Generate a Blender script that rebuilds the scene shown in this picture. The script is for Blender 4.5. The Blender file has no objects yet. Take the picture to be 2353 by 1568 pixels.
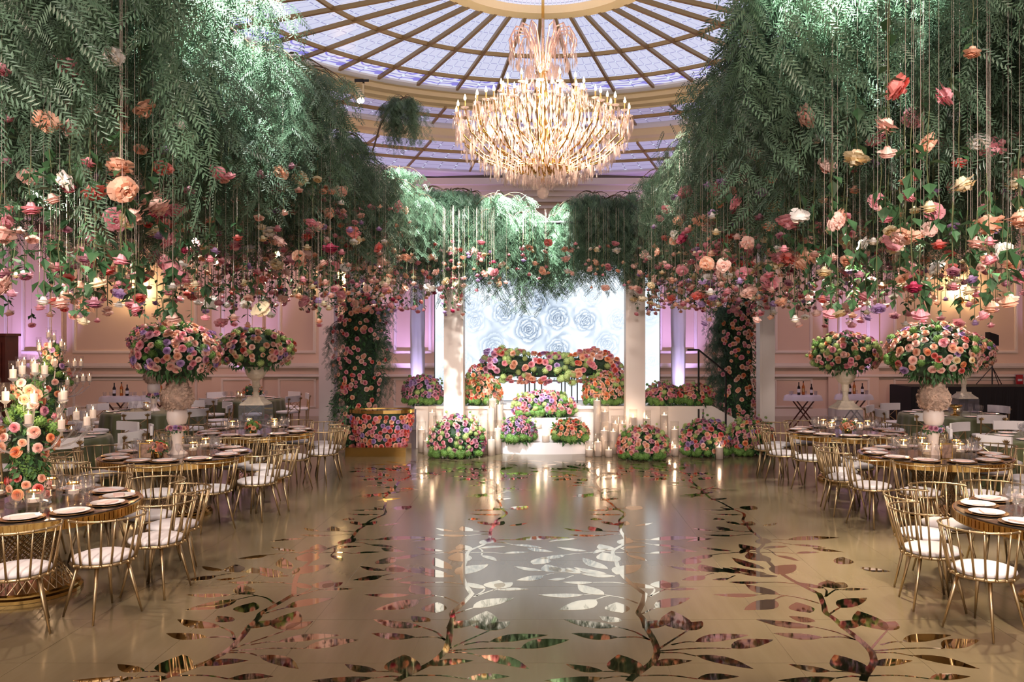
import bpy, math, random
import numpy as np
from mathutils import Vector, Matrix, Quaternion, Euler

random.seed(7)
R = random.Random(11)
PI = math.pi
SC = bpy.context.scene
COL = SC.collection

# ------------------------------------------------------------------ camera, world, exposure
F, CX, HY, EYE = 1900.0, 1253.0, 784.0, 2.18          # focal length in px, principal point, eye height
cam = bpy.data.cameras.new('camera')
cam.sensor_width = 36.0
cam.lens = F / 2353.0 * 36.0
cam.shift_x = (1176.5 - CX) / 2353.0
cam.clip_end = 200
cam_o = bpy.data.objects.new('camera', cam)
COL.objects.link(cam_o)
cam_o.location = (0, 0, EYE)
cam_o.rotation_euler = (PI / 2, 0, 0)
SC.camera = cam_o

SC.view_settings.view_transform = 'Standard'
SC.view_settings.look = 'None'
SC.view_settings.exposure = 0.3
SC.view_settings.gamma = 1.0
SC.view_settings.use_curve_mapping = False
try:
    SC.cycles.use_denoising = True
    SC.cycles.max_bounces = 5
    SC.cycles.use_adaptive_sampling = True
    SC.cycles.adaptive_threshold = 0.04
    SC.cycles.diffuse_bounces = 2
    SC.cycles.glossy_bounces = 3
    SC.cycles.transmission_bounces = 4
    SC.cycles.transparent_max_bounces = 16
    SC.cycles.sample_clamp_indirect = 4.0
    SC.cycles.caustics_reflective = False
    SC.cycles.caustics_refractive = False
except Exception:
    pass

world = bpy.data.worlds.new('world')
SC.world = world
world.use_nodes = True
wb = world.node_tree.nodes['Background']
wb.inputs[0].default_value = (1.0, 0.86, 0.79, 1)
wb.inputs[1].default_value = 0.95


def lin(r, g, b):
    def c(v):
        v /= 255.0
        return v / 12.92 if v <= 0.04045 else ((v + 0.055) / 1.055) ** 2.4
    return (c(r), c(g), c(b), 1.0)


def light(kind, name, loc, power, color, radius=0.05, target=None, cone=None, blend=0.4, size=None, size_y=None):
    d = bpy.data.lights.new(name, kind)
    d.energy = power
    d.color = color[:3]
    if kind == 'AREA':
        d.shape = 'RECTANGLE'
        d.size = size or 1
        d.size_y = size_y or size or 1
    else:
        d.shadow_soft_size = radius
    if kind == 'SPOT':
        d.spot_size = math.radians(cone)
        d.spot_blend = blend
    o = bpy.data.objects.new(name, d)
    COL.objects.link(o)
    o.location = loc
    if target is not None:
        v = Vector(target) - Vector(loc)
        o.rotation_euler = v.to_track_quat('-Z', 'Y').to_euler()
    return o


# event lighting: cool white profile spots on the greenery, violet uplights on the pilasters, added unseen warm fills
COOL = (0.93, 0.99, 0.96)
VIOLET = (0.55, 0.38, 1.0)
WARM = (1.0, 0.66, 0.40)
ROSE = (1.0, 0.50, 0.42)
light('SPOT', 'profile_spot', (-1.5, 4.4, 6.5), 11000, COOL, 0.06, (-2.8, 6.6, 4.75), 34, 0.7)
light('SPOT', 'profile_spot', (0.9, 3.7, 5.7), 9500, COOL, 0.06, (2.5, 6.5, 4.55), 30, 0.7)
light('SPOT', 'profile_spot', (-2.1, 10.6, 7.0), 6000, COOL, 0.06, (-2.1, 13.4, 4.5), 40, 0.7)
light('SPOT', 'profile_spot', (2.3, 12.0, 7.1), 900, COOL, 0.06, (2.4, 12.6, 4.4), 50, 0.8)
light('SPOT', 'profile_spot', (-0.4, 13.9, 6.7), 8500, COOL, 0.06, (-0.4, 15.7, 4.35), 40, 0.7)
light('SPOT', 'profile_spot', (2.9, 8.2, 3.25), 620, (1.0, 0.86, 0.64), 0.05, (3.5, 6.7, 0), 96, 0.6)
for s, tx, ty, pw in ((-1, -4.5, 7.2, 150), (-1, -4.63, 10.4, 150), (-1, -4.55, 13.0, 150), (1, 4.7, 12.95, 180), (1, 4.86, 10.35, 240), (1, 4.32, 6.75, 300)):
    light('SPOT', 'table_fill_spot', (tx - s * 0.45, ty - 0.3, 3.55), pw, (1.0, 0.88, 0.78), 0.05, (tx, ty, 0.7), 112, 0.5)  # added below the canopy to brighten tables; chair shadows imply only the nearest right one
for hx in (-2.4, 0.0, 2.4):
    light('SPOT', 'front_fill_spot', (hx, 0.2, 3.9), 1500, (1.0, 0.88, 0.82), 0.15, (hx * 1.6, 11.0, 0.9), 46, 0.9)  # unseen spots behind the camera, added as frontal fill for tables and flowers
for tx, ty in ((-7.35, 12.3), (-8.0, 16.9), (-7.4, 20.4), (7.95, 16.2), (7.55, 12.2)):
    light('SPOT', 'olive_table_fill_spot', (tx * 0.86, ty - 1.6, 6.2), 420, (1.0, 0.80, 0.72), 0.05, (tx, ty, 1.0), 40, 0.7)  # added spots without fixtures, lifting the dim olive tables and white chairs
light('SPOT', 'stage_fill_spot', (-1.5, 8.8, 5.0), 620, (1.0, 0.86, 0.78), 0.06, (-1.2, 16.4, 0.8), 34, 0.8)  # this and the next spot are fixtureless fills added for the stage flowers
light('SPOT', 'stage_fill_spot', (1.4, 8.8, 5.0), 620, (1.0, 0.86, 0.78), 0.06, (1.6, 16.4, 0.8), 36, 0.8)
for ux, pw in ((-15.6, 120), (-14.5, 120), (-8.6, 110), (-3.9, 150), (-2.75, 120), (2.9, 120), (4.0, 150), (9.0, 160), (14.8, 100)):
    light('SPOT', 'violet_uplight', (ux, 22.9, 0.12), pw * 3.4, VIOLET, 0.05, (ux, 23.9, 3.6), 50, 0.8)
for ux in (-3.15, 3.28):
    light('SPOT', 'violet_uplight', (ux, 19.75, 0.1), 420, (0.66, 0.55, 1.0), 0.05, (ux, 20.3, 3.0), 44, 0.8)
for wx in (-12.5, -6.0, 6.2, 12.5):
    light('SPOT', 'wall_fill_wash', (wx * 0.9, 14.5, 6.6), 520, ROSE, 0.3, (wx, 24.0, 3.4), 70, 0.9)  # invented pink fill, added to warm the back wall
for wx, wy in ((-5.5, 3.5), (5.5, 3.5), (0.0, 2.0)):
    light('AREA', 'overhead_fill', (wx, wy, 6.7), 170, (1.0, 0.74, 0.58), size=1.2, target=(wx * 0.9, wy + 4, 0))  # unseen area lights added as soft overhead fill


# ------------------------------------------------------------------ materials
MATS = {}


def mat(key, color, rough=0.5, metal=0.0, spec=0.5, vary=0.0, emit=None, estr=0.0, noise=None, bump=0.0, coat=0.0, trans=0.0, sheen=0.0):
    if key in MATS:
        return MATS[key]
    m = bpy.data.materials.new(key)
    m.use_nodes = True
    nt = m.node_tree
    b = nt.nodes['Principled BSDF']
    b.inputs['Base Color'].default_value = color
    b.inputs['Roughness'].default_value = rough
    b.inputs['Metallic'].default_value = metal
    b.inputs['Specular IOR Level'].default_value = spec
    if coat:
        b.inputs['Coat Weight'].default_value = coat
        b.inputs['Coat Roughness'].default_value = 0.05
    if sheen:
        b.inputs['Sheen Weight'].default_value = sheen
    if emit is not None:
        b.inputs['Emission Color'].default_value = emit
        b.inputs['Emission Strength'].default_value = estr
    if vary or noise:
        hsv = nt.nodes.new('ShaderNodeHueSaturation')
        hsv.inputs['Color'].default_value = color
        if vary:
            oi = nt.nodes.new('ShaderNodeObjectInfo')
            mr = nt.nodes.new('ShaderNodeMapRange')
            mr.inputs[3].default_value = 1 - vary
            mr.inputs[4].default_value = 1 + vary
            nt.links.new(oi.outputs['Random'], mr.inputs[0])
            val = mr.outputs[0]
        else:
            val = None
        if noise:
            nz = nt.nodes.new('ShaderNodeTexNoise')
            nz.inputs['Scale'].default_value = noise[0]
            nz.inputs['Detail'].default_value = 3
            tc = nt.nodes.new('ShaderNodeTexCoord')
            nt.links.new(tc.outputs['Object'], nz.inputs['Vector'])
            mr2 = nt.nodes.new('ShaderNodeMapRange')
            mr2.inputs[1].default_value = 0.3
            mr2.inputs[2].default_value = 0.7
            mr2.inputs[3].default_value = 1 - noise[1]
            mr2.inputs[4].default_value = 1 + noise[1]
            nt.links.new(nz.outputs[0], mr2.inputs[0])
            if val is not None:
                mul = nt.nodes.new('ShaderNodeMath')
                mul.operation = 'MULTIPLY'
                nt.links.new(val, mul.inputs[0])
                nt.links.new(mr2.outputs[0], mul.inputs[1])
                val = mul.outputs[0]
            else:
                val = mr2.outputs[0]
            if bump:
                bp = nt.nodes.new('ShaderNodeBump')
                bp.inputs['Strength'].default_value = bump
                bp.inputs['Distance'].default_value = 0.02
                nt.links.new(nz.outputs[0], bp.inputs['Height'])
                nt.links.new(bp.outputs[0], b.inputs['Normal'])
        nt.links.new(val, hsv.inputs['Value'])
        nt.links.new(hsv.outputs[0], b.inputs['Base Color'])
    if trans:                                              # thin leaf / petal: part of the light goes through
        tr = nt.nodes.new('ShaderNodeBsdfTranslucent')
        src = b.inputs['Base Color'].links[0].from_socket if b.inputs['Base Color'].links else None
        if src:
            nt.links.new(src, tr.inputs[0])
        else:
            tr.inputs[0].default_value = color
        mx = nt.nodes.new('ShaderNodeMixShader')
        mx.inputs[0].default_value = trans
        nt.links.new(b.outputs[0], mx.inputs[1])
        nt.links.new(tr.outputs[0], mx.inputs[2])
        nt.links.new(mx.outputs[0], nt.nodes['Material Output'].inputs['Surface'])
    MATS[key] = m
    return m


def glass(key, tint=(1, 1, 1, 1), body=0.06, gloss=0.35, rough=0.03, bcol=(0.9, 0.9, 0.92, 1)):
    """clear glass: see-through, brighter reflections at grazing angles, a little body"""
    if key in MATS:
        return MATS[key]
    m = bpy.data.materials.new(key)
    m.use_nodes = True
    nt = m.node_tree
    nt.nodes.clear()
    out = nt.nodes.new('ShaderNodeOutputMaterial')
    t = nt.nodes.new('ShaderNodeBsdfTransparent')
    t.inputs[0].default_value = tint
    g = nt.nodes.new('ShaderNodeBsdfGlossy')
    g.inputs['Roughness'].default_value = rough
    d = nt.nodes.new('ShaderNodeBsdfTranslucent')
    d.inputs[0].default_value = bcol
    lw = nt.nodes.new('ShaderNodeLayerWeight')
    lw.inputs[0].default_value = 0.5
    pw = nt.nodes.new('ShaderNodeMath')
    pw.operation = 'POWER'
    pw.inputs[1].default_value = 3.0
    nt.links.new(lw.outputs['Facing'], pw.inputs[0])
    ml = nt.nodes.new('ShaderNodeMath')
    ml.operation = 'MULTIPLY_ADD'
    ml.inputs[1].default_value = gloss
    ml.inputs[2].default_value = 0.03
    nt.links.new(pw.outputs[0], ml.inputs[0])
    m1 = nt.nodes.new('ShaderNodeMixShader')
    m1.inputs[0].default_value = body
    nt.links.new(t.outputs[0], m1.inputs[1])
    nt.links.new(d.outputs[0], m1.inputs[2])
    m2 = nt.nodes.new('ShaderNodeMixShader')
    nt.links.new(ml.outputs[0], m2.inputs[0])
    nt.links.new(m1.outputs[0], m2.inputs[1])
    nt.links.new(g.outputs[0], m2.inputs[2])
    nt.links.new(m2.outputs[0], out.inputs[0])
    MATS[key] = m
    return m


def emitter(key, color, strength):
    if key in MATS:
        return MATS[key]
    m = bpy.data.materials.new(key)
    m.use_nodes = True
    nt = m.node_tree
    nt.nodes.clear()
    out = nt.nodes.new('ShaderNodeOutputMaterial')
    e = nt.nodes.new('ShaderNodeEmission')
    e.inputs[0].default_value = color
    e.inputs[1].default_value = strength
    nt.links.new(e.outputs[0], out.inputs[0])
    MATS[key] = m
    return m


M_WALL = mat('wall_paint', lin(226, 200, 178), 0.6, noise=(0.6, 0.03))
M_TRIM = mat('trim_paint', lin(236, 222, 208), 0.45)
M_CORNICE = mat('cornice_paint', lin(238, 214, 168), 0.5)
M_CEIL = mat('ceiling_paint', lin(225, 215, 210), 0.6)
M_GOLD = mat('brushed_gold', lin(190, 167, 130), 0.36, 1.0, vary=0.06)
M_GOLDD = mat('polished_gold', lin(228, 188, 114), 0.12, 1.0)
M_BRONZE = mat('dome_bronze', lin(160, 130, 84), 0.45, 0.5)
M_CUSH = mat('white_leather', lin(226, 217, 214), 0.45, vary=0.03)
M_PLATE = mat('porcelain', lin(238, 230, 226), 0.15, coat=0.4)
M_CHARGER = mat('gold_charger', lin(205, 160, 110), 0.25, 0.85)
M_NAP = mat('blush_napkin', lin(226, 192, 180), 0.8)
M_GLASS = glass('crystal_glass', (0.93, 0.93, 0.95, 1), 0.10, 0.45, 0.05)
M_CYL = glass('clear_cylinder_glass', (0.97, 0.96, 0.95, 1), 0.02, 0.22, 0.02)
M_ACRYL = glass('acrylic', (0.92, 0.95, 1.0, 1), 0.04, 0.3, 0.02)
M_WAX = mat('candle_wax', lin(250, 238, 228), 0.5, trans=0.45)
M_FLAME = emitter('candle_flame', (1.0, 0.62, 0.26, 1), 30)
M_LEAF = mat('rose_leaf', lin(62, 98, 62), 0.45, vary=0.35, trans=0.2)
M_FOL = mat('foliage_leaf', lin(70, 110, 62), 0.5, noise=(14, 0.45), trans=0.2)
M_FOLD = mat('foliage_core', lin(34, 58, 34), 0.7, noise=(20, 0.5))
M_PEP = mat('pepper_tree_leaf', lin(88, 114, 90), 0.36, noise=(3.0, 0.4), vary=0.3, trans=0.3)
M_TWIG = mat('twig', lin(84, 66, 48), 0.7)
M_STEM = mat('flower_stem', lin(84, 88, 54), 0.6)
M_STRING = mat('clear_string', lin(190, 172, 160), 0.5)
M_HYD = mat('green_hydrangea', lin(114, 154, 74), 0.6, vary=0.2, noise=(30, 0.25), trans=0.2)
M_HYDP = mat('pale_green_hydrangea', lin(186, 204, 128), 0.6, vary=0.15, noise=(30, 0.2), trans=0.2)
M_STONE = mat('cream_stone', lin(214, 198, 176), 0.7, noise=(18, 0.12), bump=0.2)
M_VASE = mat('white_ceramic', lin(232, 214, 204), 0.35)
M_DRIED = mat('dried_hydrangea', lin(196, 166, 146), 0.7, noise=(16, 0.35))
M_DRIEDM = mat('dried_mauve_hydrangea', lin(176, 140, 136), 0.7, noise=(16, 0.3))
M_CLOTH = mat('olive_tablecloth', lin(82, 84, 50), 0.5, sheen=0.15)
M_COLUMN = mat('white_column_paint', lin(236, 222, 212), 0.5)
M_DRAPE = mat('white_drape', lin(232, 226, 232), 0.7)
M_STAGE = mat('white_stage', lin(232, 218, 208), 0.5)
M_BLACK = mat('black_cloth', lin(16, 15, 17), 0.8)
M_DARKM = mat('dark_metal', lin(46, 44, 44), 0.4, 0.6)
M_WOOD = mat('mahogany', lin(84, 34, 24), 0.35, noise=(6, 0.25))
M_LINEN = mat('white_linen', lin(228, 220, 224), 0.8)
M_BULB = emitter('chandelier_bulb', (1.0, 0.74, 0.42, 1), 26)
M_RED = mat('red_plastic', lin(190, 30, 40), 0.4)
M_WHITEP = mat('white_plastic', lin(235, 232, 230), 0.4)


def petalmat(key, rgb):
    return mat(key, lin(*rgb), 0.55, vary=0.10, trans=0.22)


PET = {
    'peach': petalmat('peach_petal', (249, 200, 172)),
    'blush': petalmat('blush_petal', (246, 206, 192)),
    'pink': petalmat('pink_petal', (244, 174, 182)),
    'coral': petalmat('coral_petal', (240, 146, 138)),
    'cream': petalmat('cream_petal', (246, 230, 196)),
    'white': petalmat('white_petal', (246, 240, 234)),
    'lavender': petalmat('lavender_petal', (196, 164, 206)),
    'mauve': petalmat('mauve_petal', (214, 158, 172)),
    'magenta': petalmat('magenta_petal', (196, 70, 104)),
    'orange': petalmat('orange_petal', (247, 176, 128)),
}


# ------------------------------------------------------------------ mesh helpers
class MB:
    def __init__(s):
        s.v, s.f, s.m = [], [], []

    def add(s, vs, fs, mi=0):
        o = len(s.v)
        s.v.extend(vs)
        s.f.extend(tuple(i + o for i in f) for f in fs)
        s.m.extend([mi] * len(fs))
        return s

    def box(s, a, b, mi=0):
        x0, y0, z0 = a
        x1, y1, z1 = b
        return s.add([(x0, y0, z0), (x1, y0, z0), (x1, y1, z0), (x0, y1, z0), (x0, y0, z1), (x1, y0, z1), (x1, y1, z1), (x0, y1, z1)],
                     [(3, 2, 1, 0), (4, 5, 6, 7), (0, 1, 5, 4), (1, 2, 6, 5), (2, 3, 7, 6), (3, 0, 4, 7)], mi)

    def lathe(s, prof, n=16, c=(0, 0, 0), mi=0, sx=1.0, sy=1.0, cap=True, wob=None):
        vs, fs = [], []
        for k, (r, z) in enumerate(prof):
            for i in range(n):
                a = 2 * PI * i / n
                rr = r * (wob(a, k) if wob else 1)
                vs.append((c[0] + rr * math.cos(a) * sx, c[1] + rr * math.sin(a) * sy, c[2] + z))
        for k in range(len(prof) - 1):
            for i in range(n):
                j = (i + 1) % n
                fs.append((k * n + i, k * n + j, (k + 1) * n + j, (k + 1) * n + i))
        if cap:
            if prof[0][0] > 1e-5:
                fs.append(tuple(reversed(range(n))))
            if prof[-1][0] > 1e-5:
                fs.append(tuple(range((len(prof) - 1) * n, len(prof) * n)))
        return s.add(vs, fs, mi)

    def tube(s, pts, rad, n=6, mi=0, cap=True):
        pts = [Vector(p) for p in pts]
        if not isinstance(rad, (list, tuple)):
            rad = [rad] * len(pts)
        vs, fs = [], []
        up = None
        for k, p in enumerate(pts):
            if k == 0:
                d = pts[1] - p
            elif k == len(pts) - 1:
                d = p - pts[k - 1]
            else:
                d = pts[k + 1] - pts[k - 1]
            d.normalize()
            if up is None:
                up = Vector((0, 0, 1)) if abs(d.z) < 0.9 else Vector((1, 0, 0))
            u = d.cross(up)
            if u.length < 1e-6:
                u = d.cross(Vector((0, 1, 0.3)))
            u.normalize()
            w = u.cross(d)
            up = w
            for i in range(n):
                a = 2 * PI * i / n
                q = p + (u * math.cos(a) + w * math.sin(a)) * rad[k]
                vs.append((q.x, q.y, q.z))
        for k in range(len(pts) - 1):
            for i in range(n):
                j = (i + 1) % n
                fs.append((k * n + i, k * n + j, (k + 1) * n + j, (k + 1) * n + i))
        if cap:
            fs.append(tuple(reversed(range(n))))
            fs.append(tuple(range((len(pts) - 1) * n, len(pts) * n)))
        return s.add(vs, fs, mi)

    def ball(s, c, r, nu=8, nv=6, mi=0, sz=1.0):
        prof = [(r * math.sin(PI * k / nv), -r * sz * math.cos(PI * k / nv)) for k in range(nv + 1)]
        prof[0] = (r * 0.02, prof[0][1])
        prof[-1] = (r * 0.02, prof[-1][1])
        return s.lathe(prof, nu, c, mi)

    def leaf(s, base, d, n, L, W, mi=0, fold=0.15):
        """a pointed leaf: 4 faces folded along the midrib"""
        base, d, n = Vector(base), Vector(d).normalized(), Vector(n)
        u = d.cross(n)
        if u.length < 1e-5:
            u = d.cross(Vector((1, 0.2, 0.1)))
        u.normalize()
        nn = u.cross(d)
        p = [base, base + d * L * 0.45 + u * W * 0.5 + nn * fold * W, base + d * L * 0.45 - u * W * 0.5 + nn * fold * W,
             base + d * L * 0.5 - nn * fold * W * 0.3, base + d * L - nn * L * 0.08]
        return s.add([tuple(q) for q in p], [(0, 3, 1), (0, 2, 3), (1, 3, 4), (3, 2, 4)], mi)

    def mesh(s, name, mats, smooth=False):
        me = bpy.data.meshes.new(name)
        me.from_pydata(s.v, [], s.f)
        for m in (mats if isinstance(mats, (list, tuple)) else [mats]):
            me.materials.append(m)
        if len(me.materials) > 1:
            me.polygons.foreach_set('material_index', s.m)
        if smooth:
            me.polygons.foreach_set('use_smooth', [True] * len(me.polygons))
        me.update()
        return me


def ob(name, me, parent=None, loc=(0, 0, 0), rot=None, scale=None, kind=None, label=None):
    o = bpy.data.objects.new(name, me)
    COL.objects.link(o)
    o.location = loc
    if rot is not None:
        o.rotation_euler = rot
    if scale is not None:
        o.scale = (scale,) * 3 if isinstance(scale, (int, float)) else scale
    if parent is not None:
        o.parent = parent
    if kind:
        o['kind'] = kind
    if label:
        o['label'] = label
    return o


def tag(o, label, cat, group=None):
    o['label'] = label
    o['category'] = cat
    if group:
        o['group'] = group
    return o


def thing(name, label, cat, loc=(0, 0, 0), rz=0.0, group=None):
    o = bpy.data.objects.new(name, None)
    COL.objects.link(o)
    o.location = loc
    o.rotation_euler = (0, 0, rz)
    o.empty_display_size = 0.1
    return tag(o, label, cat, group)


def struct(name, me, parent=None, **k):
    o = ob(name, me, parent, **k)
    if parent is None:
        o['kind'] = 'structure'
    return o


def copy_tree(o, parent=None):
    c = o.copy()
    COL.objects.link(c)
    c.parent = parent
    for ch in list(o.children):
        copy_tree(ch, c)
    return c


def at(px, py, Y):
    return Vector(((px - CX) * Y / F, Y, EYE + (HY - py) * Y / F))


def floor_at(px, py, z=0.0):
    Y = F * (EYE - z) / (py - HY)
    return Vector(((px - CX) * Y / F, Y, z))


DEEP = {k: petalmat(k + '_petal_heart', rgb) for k, rgb in {
    'peach': (246, 176, 142), 'blush': (244, 186, 170), 'pink': (232, 140, 152), 'coral': (216, 84, 72), 'cream': (240, 206, 150), 'white': (242, 226, 204),
    'lavender': (176, 138, 190), 'mauve': (182, 112, 136), 'magenta': (160, 38, 76), 'orange': (242, 142, 94)}.items()}

# ================================================================== SETTING
DC = (-0.03, 12.2)                                            # dome axis (x, y)
BACK = 24.0


def floor_material():
    m = bpy.data.materials.new('satin_champagne_floor')
    m.use_nodes = True
    nt = m.node_tree
    b = nt.nodes['Principled BSDF']
    tc = nt.nodes.new('ShaderNodeTexCoord')
    mp = nt.nodes.new('ShaderNodeMapping')
    mp.inputs['Scale'].default_value = (3.0, 0.35, 1)
    nt.links.new(tc.outputs['Object'], mp.inputs[0])
    nz = nt.nodes.new('ShaderNodeTexNoise')
    nz.inputs['Scale'].default_value = 4
    nz.inputs['Detail'].default_value = 5
    nt.links.new(mp.outputs[0], nz.inputs['Vector'])
    cr = nt.nodes.new('ShaderNodeValToRGB')
    cr.color_ramp.elements[0].position = 0.3
    cr.color_ramp.elements[0].color = lin(140, 124, 94)
    cr.color_ramp.elements[1].position = 0.75
    cr.color_ramp.elements[1].color = lin(149, 133, 103)
    nt.links.new(nz.outputs[0], cr.inputs[0])
    nt.links.new(cr.outputs[0], b.inputs['Base Color'])
    b.inputs['Roughness'].default_value = 0.16
    b.inputs['Metallic'].default_value = 0.35
    b.inputs['Specular IOR Level'].default_value = 0.6
    MATS['floor'] = m
    return m


M_FLOOR = floor_material()
M_MIRROR = mat('gold_mirror_vinyl', lin(226, 202, 166), 0.03, 1.0)

fl = MB().box((-17, -6, -0.2), (17, 24, 0.0))
floor = struct('floor', fl.mesh('floor', M_FLOOR))
PW = 0.87
panel_me = MB().box((0.0015, 0.0015, -0.01), (PW - 0.0015, PW - 0.0015, 0.002)).mesh('floor_panel', M_FLOOR)
for i in range(-6, 6):
    for j in range(13):
        ob('floor_panel', panel_me, floor, (-0.05 + i * PW, 4.72 + j * PW, 0.0))

# ---- vine decals on the floor: one pattern traced from the nearest two vines, repeated every 1.5 m
SCL = 2353.0 / 1153.0


def fp(cx, cy):
    p = floor_at(1200 + cx / SCL, 1030 + cy / SCL)
    return (p.x, p.y)


B_STEM = [(500, 1095), (520, 1075), (575, 1035), (615, 1000), (632, 950), (610, 890), (580, 840), (565, 800), (545, 775), (560, 740), (575, 690)]
C_STEM = [(1380, 680), (1300, 640), (1230, 600), (1180, 560), (1150, 530), (1115, 500), (1105, 480), (1130, 455), (1125, 430), (1095, 405), (1070, 385),
          (1055, 360), (1035, 340), (1040, 310), (985, 285), (930, 255), (880, 235), (850, 205), (815, 190)]
B_LEAF = [((535, 1062), (455, 970), .55), ((380, 1050), (205, 1015), .3), ((600, 1022), (800, 1000), .3), ((820, 1085), (1020, 1075), .3), ((380, 1080), (100, 1092), .25),
          ((450, 842), (195, 805), .26), ((470, 815), (362, 790), .5), ((452, 890), (232, 870), .3), ((770, 858), (705, 765), .6), ((778, 858), (846, 815), .5),
          ((810, 912), (1066, 880), .26), ((980, 942), (1182, 902), .34), ((815, 975), (1085, 1040), .26), ((565, 848), (705, 812), .4), ((625, 752), (790, 705), .34),
          ((470, 775), (445, 725), .6)]
B_TWIG = [((540, 1072), (380, 1050)), ((520, 1080), (380, 1082)), ((545, 1070), (820, 1085)), ((600, 905), (450, 842)), ((600, 900), (452, 890)), ((640, 945), (775, 858)),
          ((700, 925), (810, 912)), ((635, 955), (980, 942)), ((640, 962), (815, 978)), ((560, 780), (625, 752))]
C_LEAF = [((1468, 662), (1436, 622), .6), ((1478, 660), (1512, 632), .6), ((1495, 668), (1632, 664), .2), ((1422, 660), (1300, 632), .34),
          ((1205, 690), (1048, 640), .36), ((1110, 690), (892, 689), .22), ((1182, 712), (1038, 762), .4), ((1195, 595), (1284, 548), .55), ((1150, 592), (970, 560), .25),
          ((1200, 602), (1030, 592), .25), ((1112, 632), (968, 630), .25), ((1022, 590), (942, 562), .45), ((1140, 570), (984, 515), .25), ((1160, 535), (1062, 490), .5),
          ((920, 585), (835, 547), .5), ((970, 612), (888, 620), .32), ((856, 600), (745, 622), .4), ((842, 578), (688, 555), .22), ((1105, 482), (1018, 452), .45),
          ((985, 485), (828, 465), .2), ((892, 502), (778, 522), .3), ((1130, 472), (1248, 463), .25), ((1190, 505), (1298, 532), .25), ((1280, 496), (1398, 490), .2),
          ((1270, 455), (1432, 471), .2), ((1240, 432), (1490, 422), .22), ((990, 392), (912, 368), .4), ((1000, 412), (845, 408), .2), ((905, 392), (798, 376), .18),
          ((1062, 292), (1086, 272), .7), ((1030, 314), (868, 310), .14), ((1000, 292), (928, 280), .3), ((962, 236), (868, 246), .2), ((900, 206), (750, 222), .14),
          ((862, 190), (962, 196), .14), ((820, 190), (786, 182), .5), ((1060, 365), (1046, 352), .8), ((955, 346), (1020, 362), .4)]
C_TWIG = [((1420, 700), (1472, 664)), ((1470, 668), (1496, 668)), ((1425, 695), (1420, 662)), ((1390, 730), (1205, 690)), ((1210, 690), (1110, 690)), ((1230, 695), (1182, 712)),
          ((1290, 640), (1112, 632)), ((1195, 605), (842, 578)), ((1000, 600), (970, 612)), ((900, 590), (856, 600)), ((1105, 487), (890, 502)), ((1120, 492), (1280, 496)),
          ((1130, 470), (1190, 505)), ((1130, 440), (1270, 455)), ((1130, 436), (1240, 432)), ((1095, 405), (1000, 412)), ((1080, 395), (905, 392)), ((985, 285), (1062, 292)),
          ((960, 275), (928, 280)), ((900, 240), (962, 236)), ((870, 215), (900, 206)), ((845, 200), (862, 190))]


def build_vine():
    stems, leaves, twigs = [], [], []
    ref_b, ref_c = 0.75, 2.25
    sb = [(fp(*p)[0] - ref_b, fp(*p)[1]) for p in B_STEM]
    sc = [(fp(*p)[0] - ref_c, fp(*p)[1]) for p in C_STEM]
    shift = 0.0
    line = sb + sc
    leaves = [((fp(*a)[0] - ref_b, fp(*a)[1]), (fp(*b)[0] - ref_b, fp(*b)[1]), w) for a, b, w in B_LEAF]
    leaves += [((fp(*a)[0] - ref_c, fp(*a)[1]), (fp(*b)[0] - ref_c, fp(*b)[1]), w) for a, b, w in C_LEAF]
    twigs = [((fp(*a)[0] - ref_b, fp(*a)[1]), (fp(*b)[0] - ref_b, fp(*b)[1])) for a, b in B_TWIG]
    twigs += [((fp(*a)[0] - ref_c, fp(*a)[1]), (fp(*b)[0] - ref_c, fp(*b)[1])) for a, b in C_TWIG]
    # extra pairs on the right half of the upper vine
    ytop = max(y for x, y in line)
    return line, leaves, twigs, ytop


def ribbon(mb, pts, w, z):
    pts = [Vector((p[0], p[1], 0)) for p in pts]
    vs = []
    for k, p in enumerate(pts):
        d = (pts[min(k + 1, len(pts) - 1)] - pts[max(k - 1, 0)]).normalized()
        n = Vector((-d.y, d.x, 0))
        ww = w * (1 - 0.4 * k / len(pts))
        vs += [tuple(p + n * ww + Vector((0, 0, z))), tuple(p - n * ww + Vector((0, 0, z)))]
    fs = [(2 * k, 2 * k + 1, 2 * k + 3, 2 * k + 2) for k in range(len(pts) - 1)]
    mb.add(vs, fs)


def smooth_line(pts, n=4):
    out = []
    for k in range(len(pts) - 1):
        p0, p1, p2, p3 = pts[max(k - 1, 0)], pts[k], pts[k + 1], pts[min(k + 2, len(pts) - 1)]
        for i in range(n):
            t = i / n
            out.append(tuple(0.5 * ((2 * p1[c]) + (-p0[c] + p2[c]) * t + (2 * p0[c] - 5 * p1[c] + 4 * p2[c] - p3[c]) * t * t + (-p0[c] + 3 * p1[c] - 3 * p2[c] + p3[c]) * t ** 3) for c in range(2)))
    out.append(tuple(pts[-1]))
    return out


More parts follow.
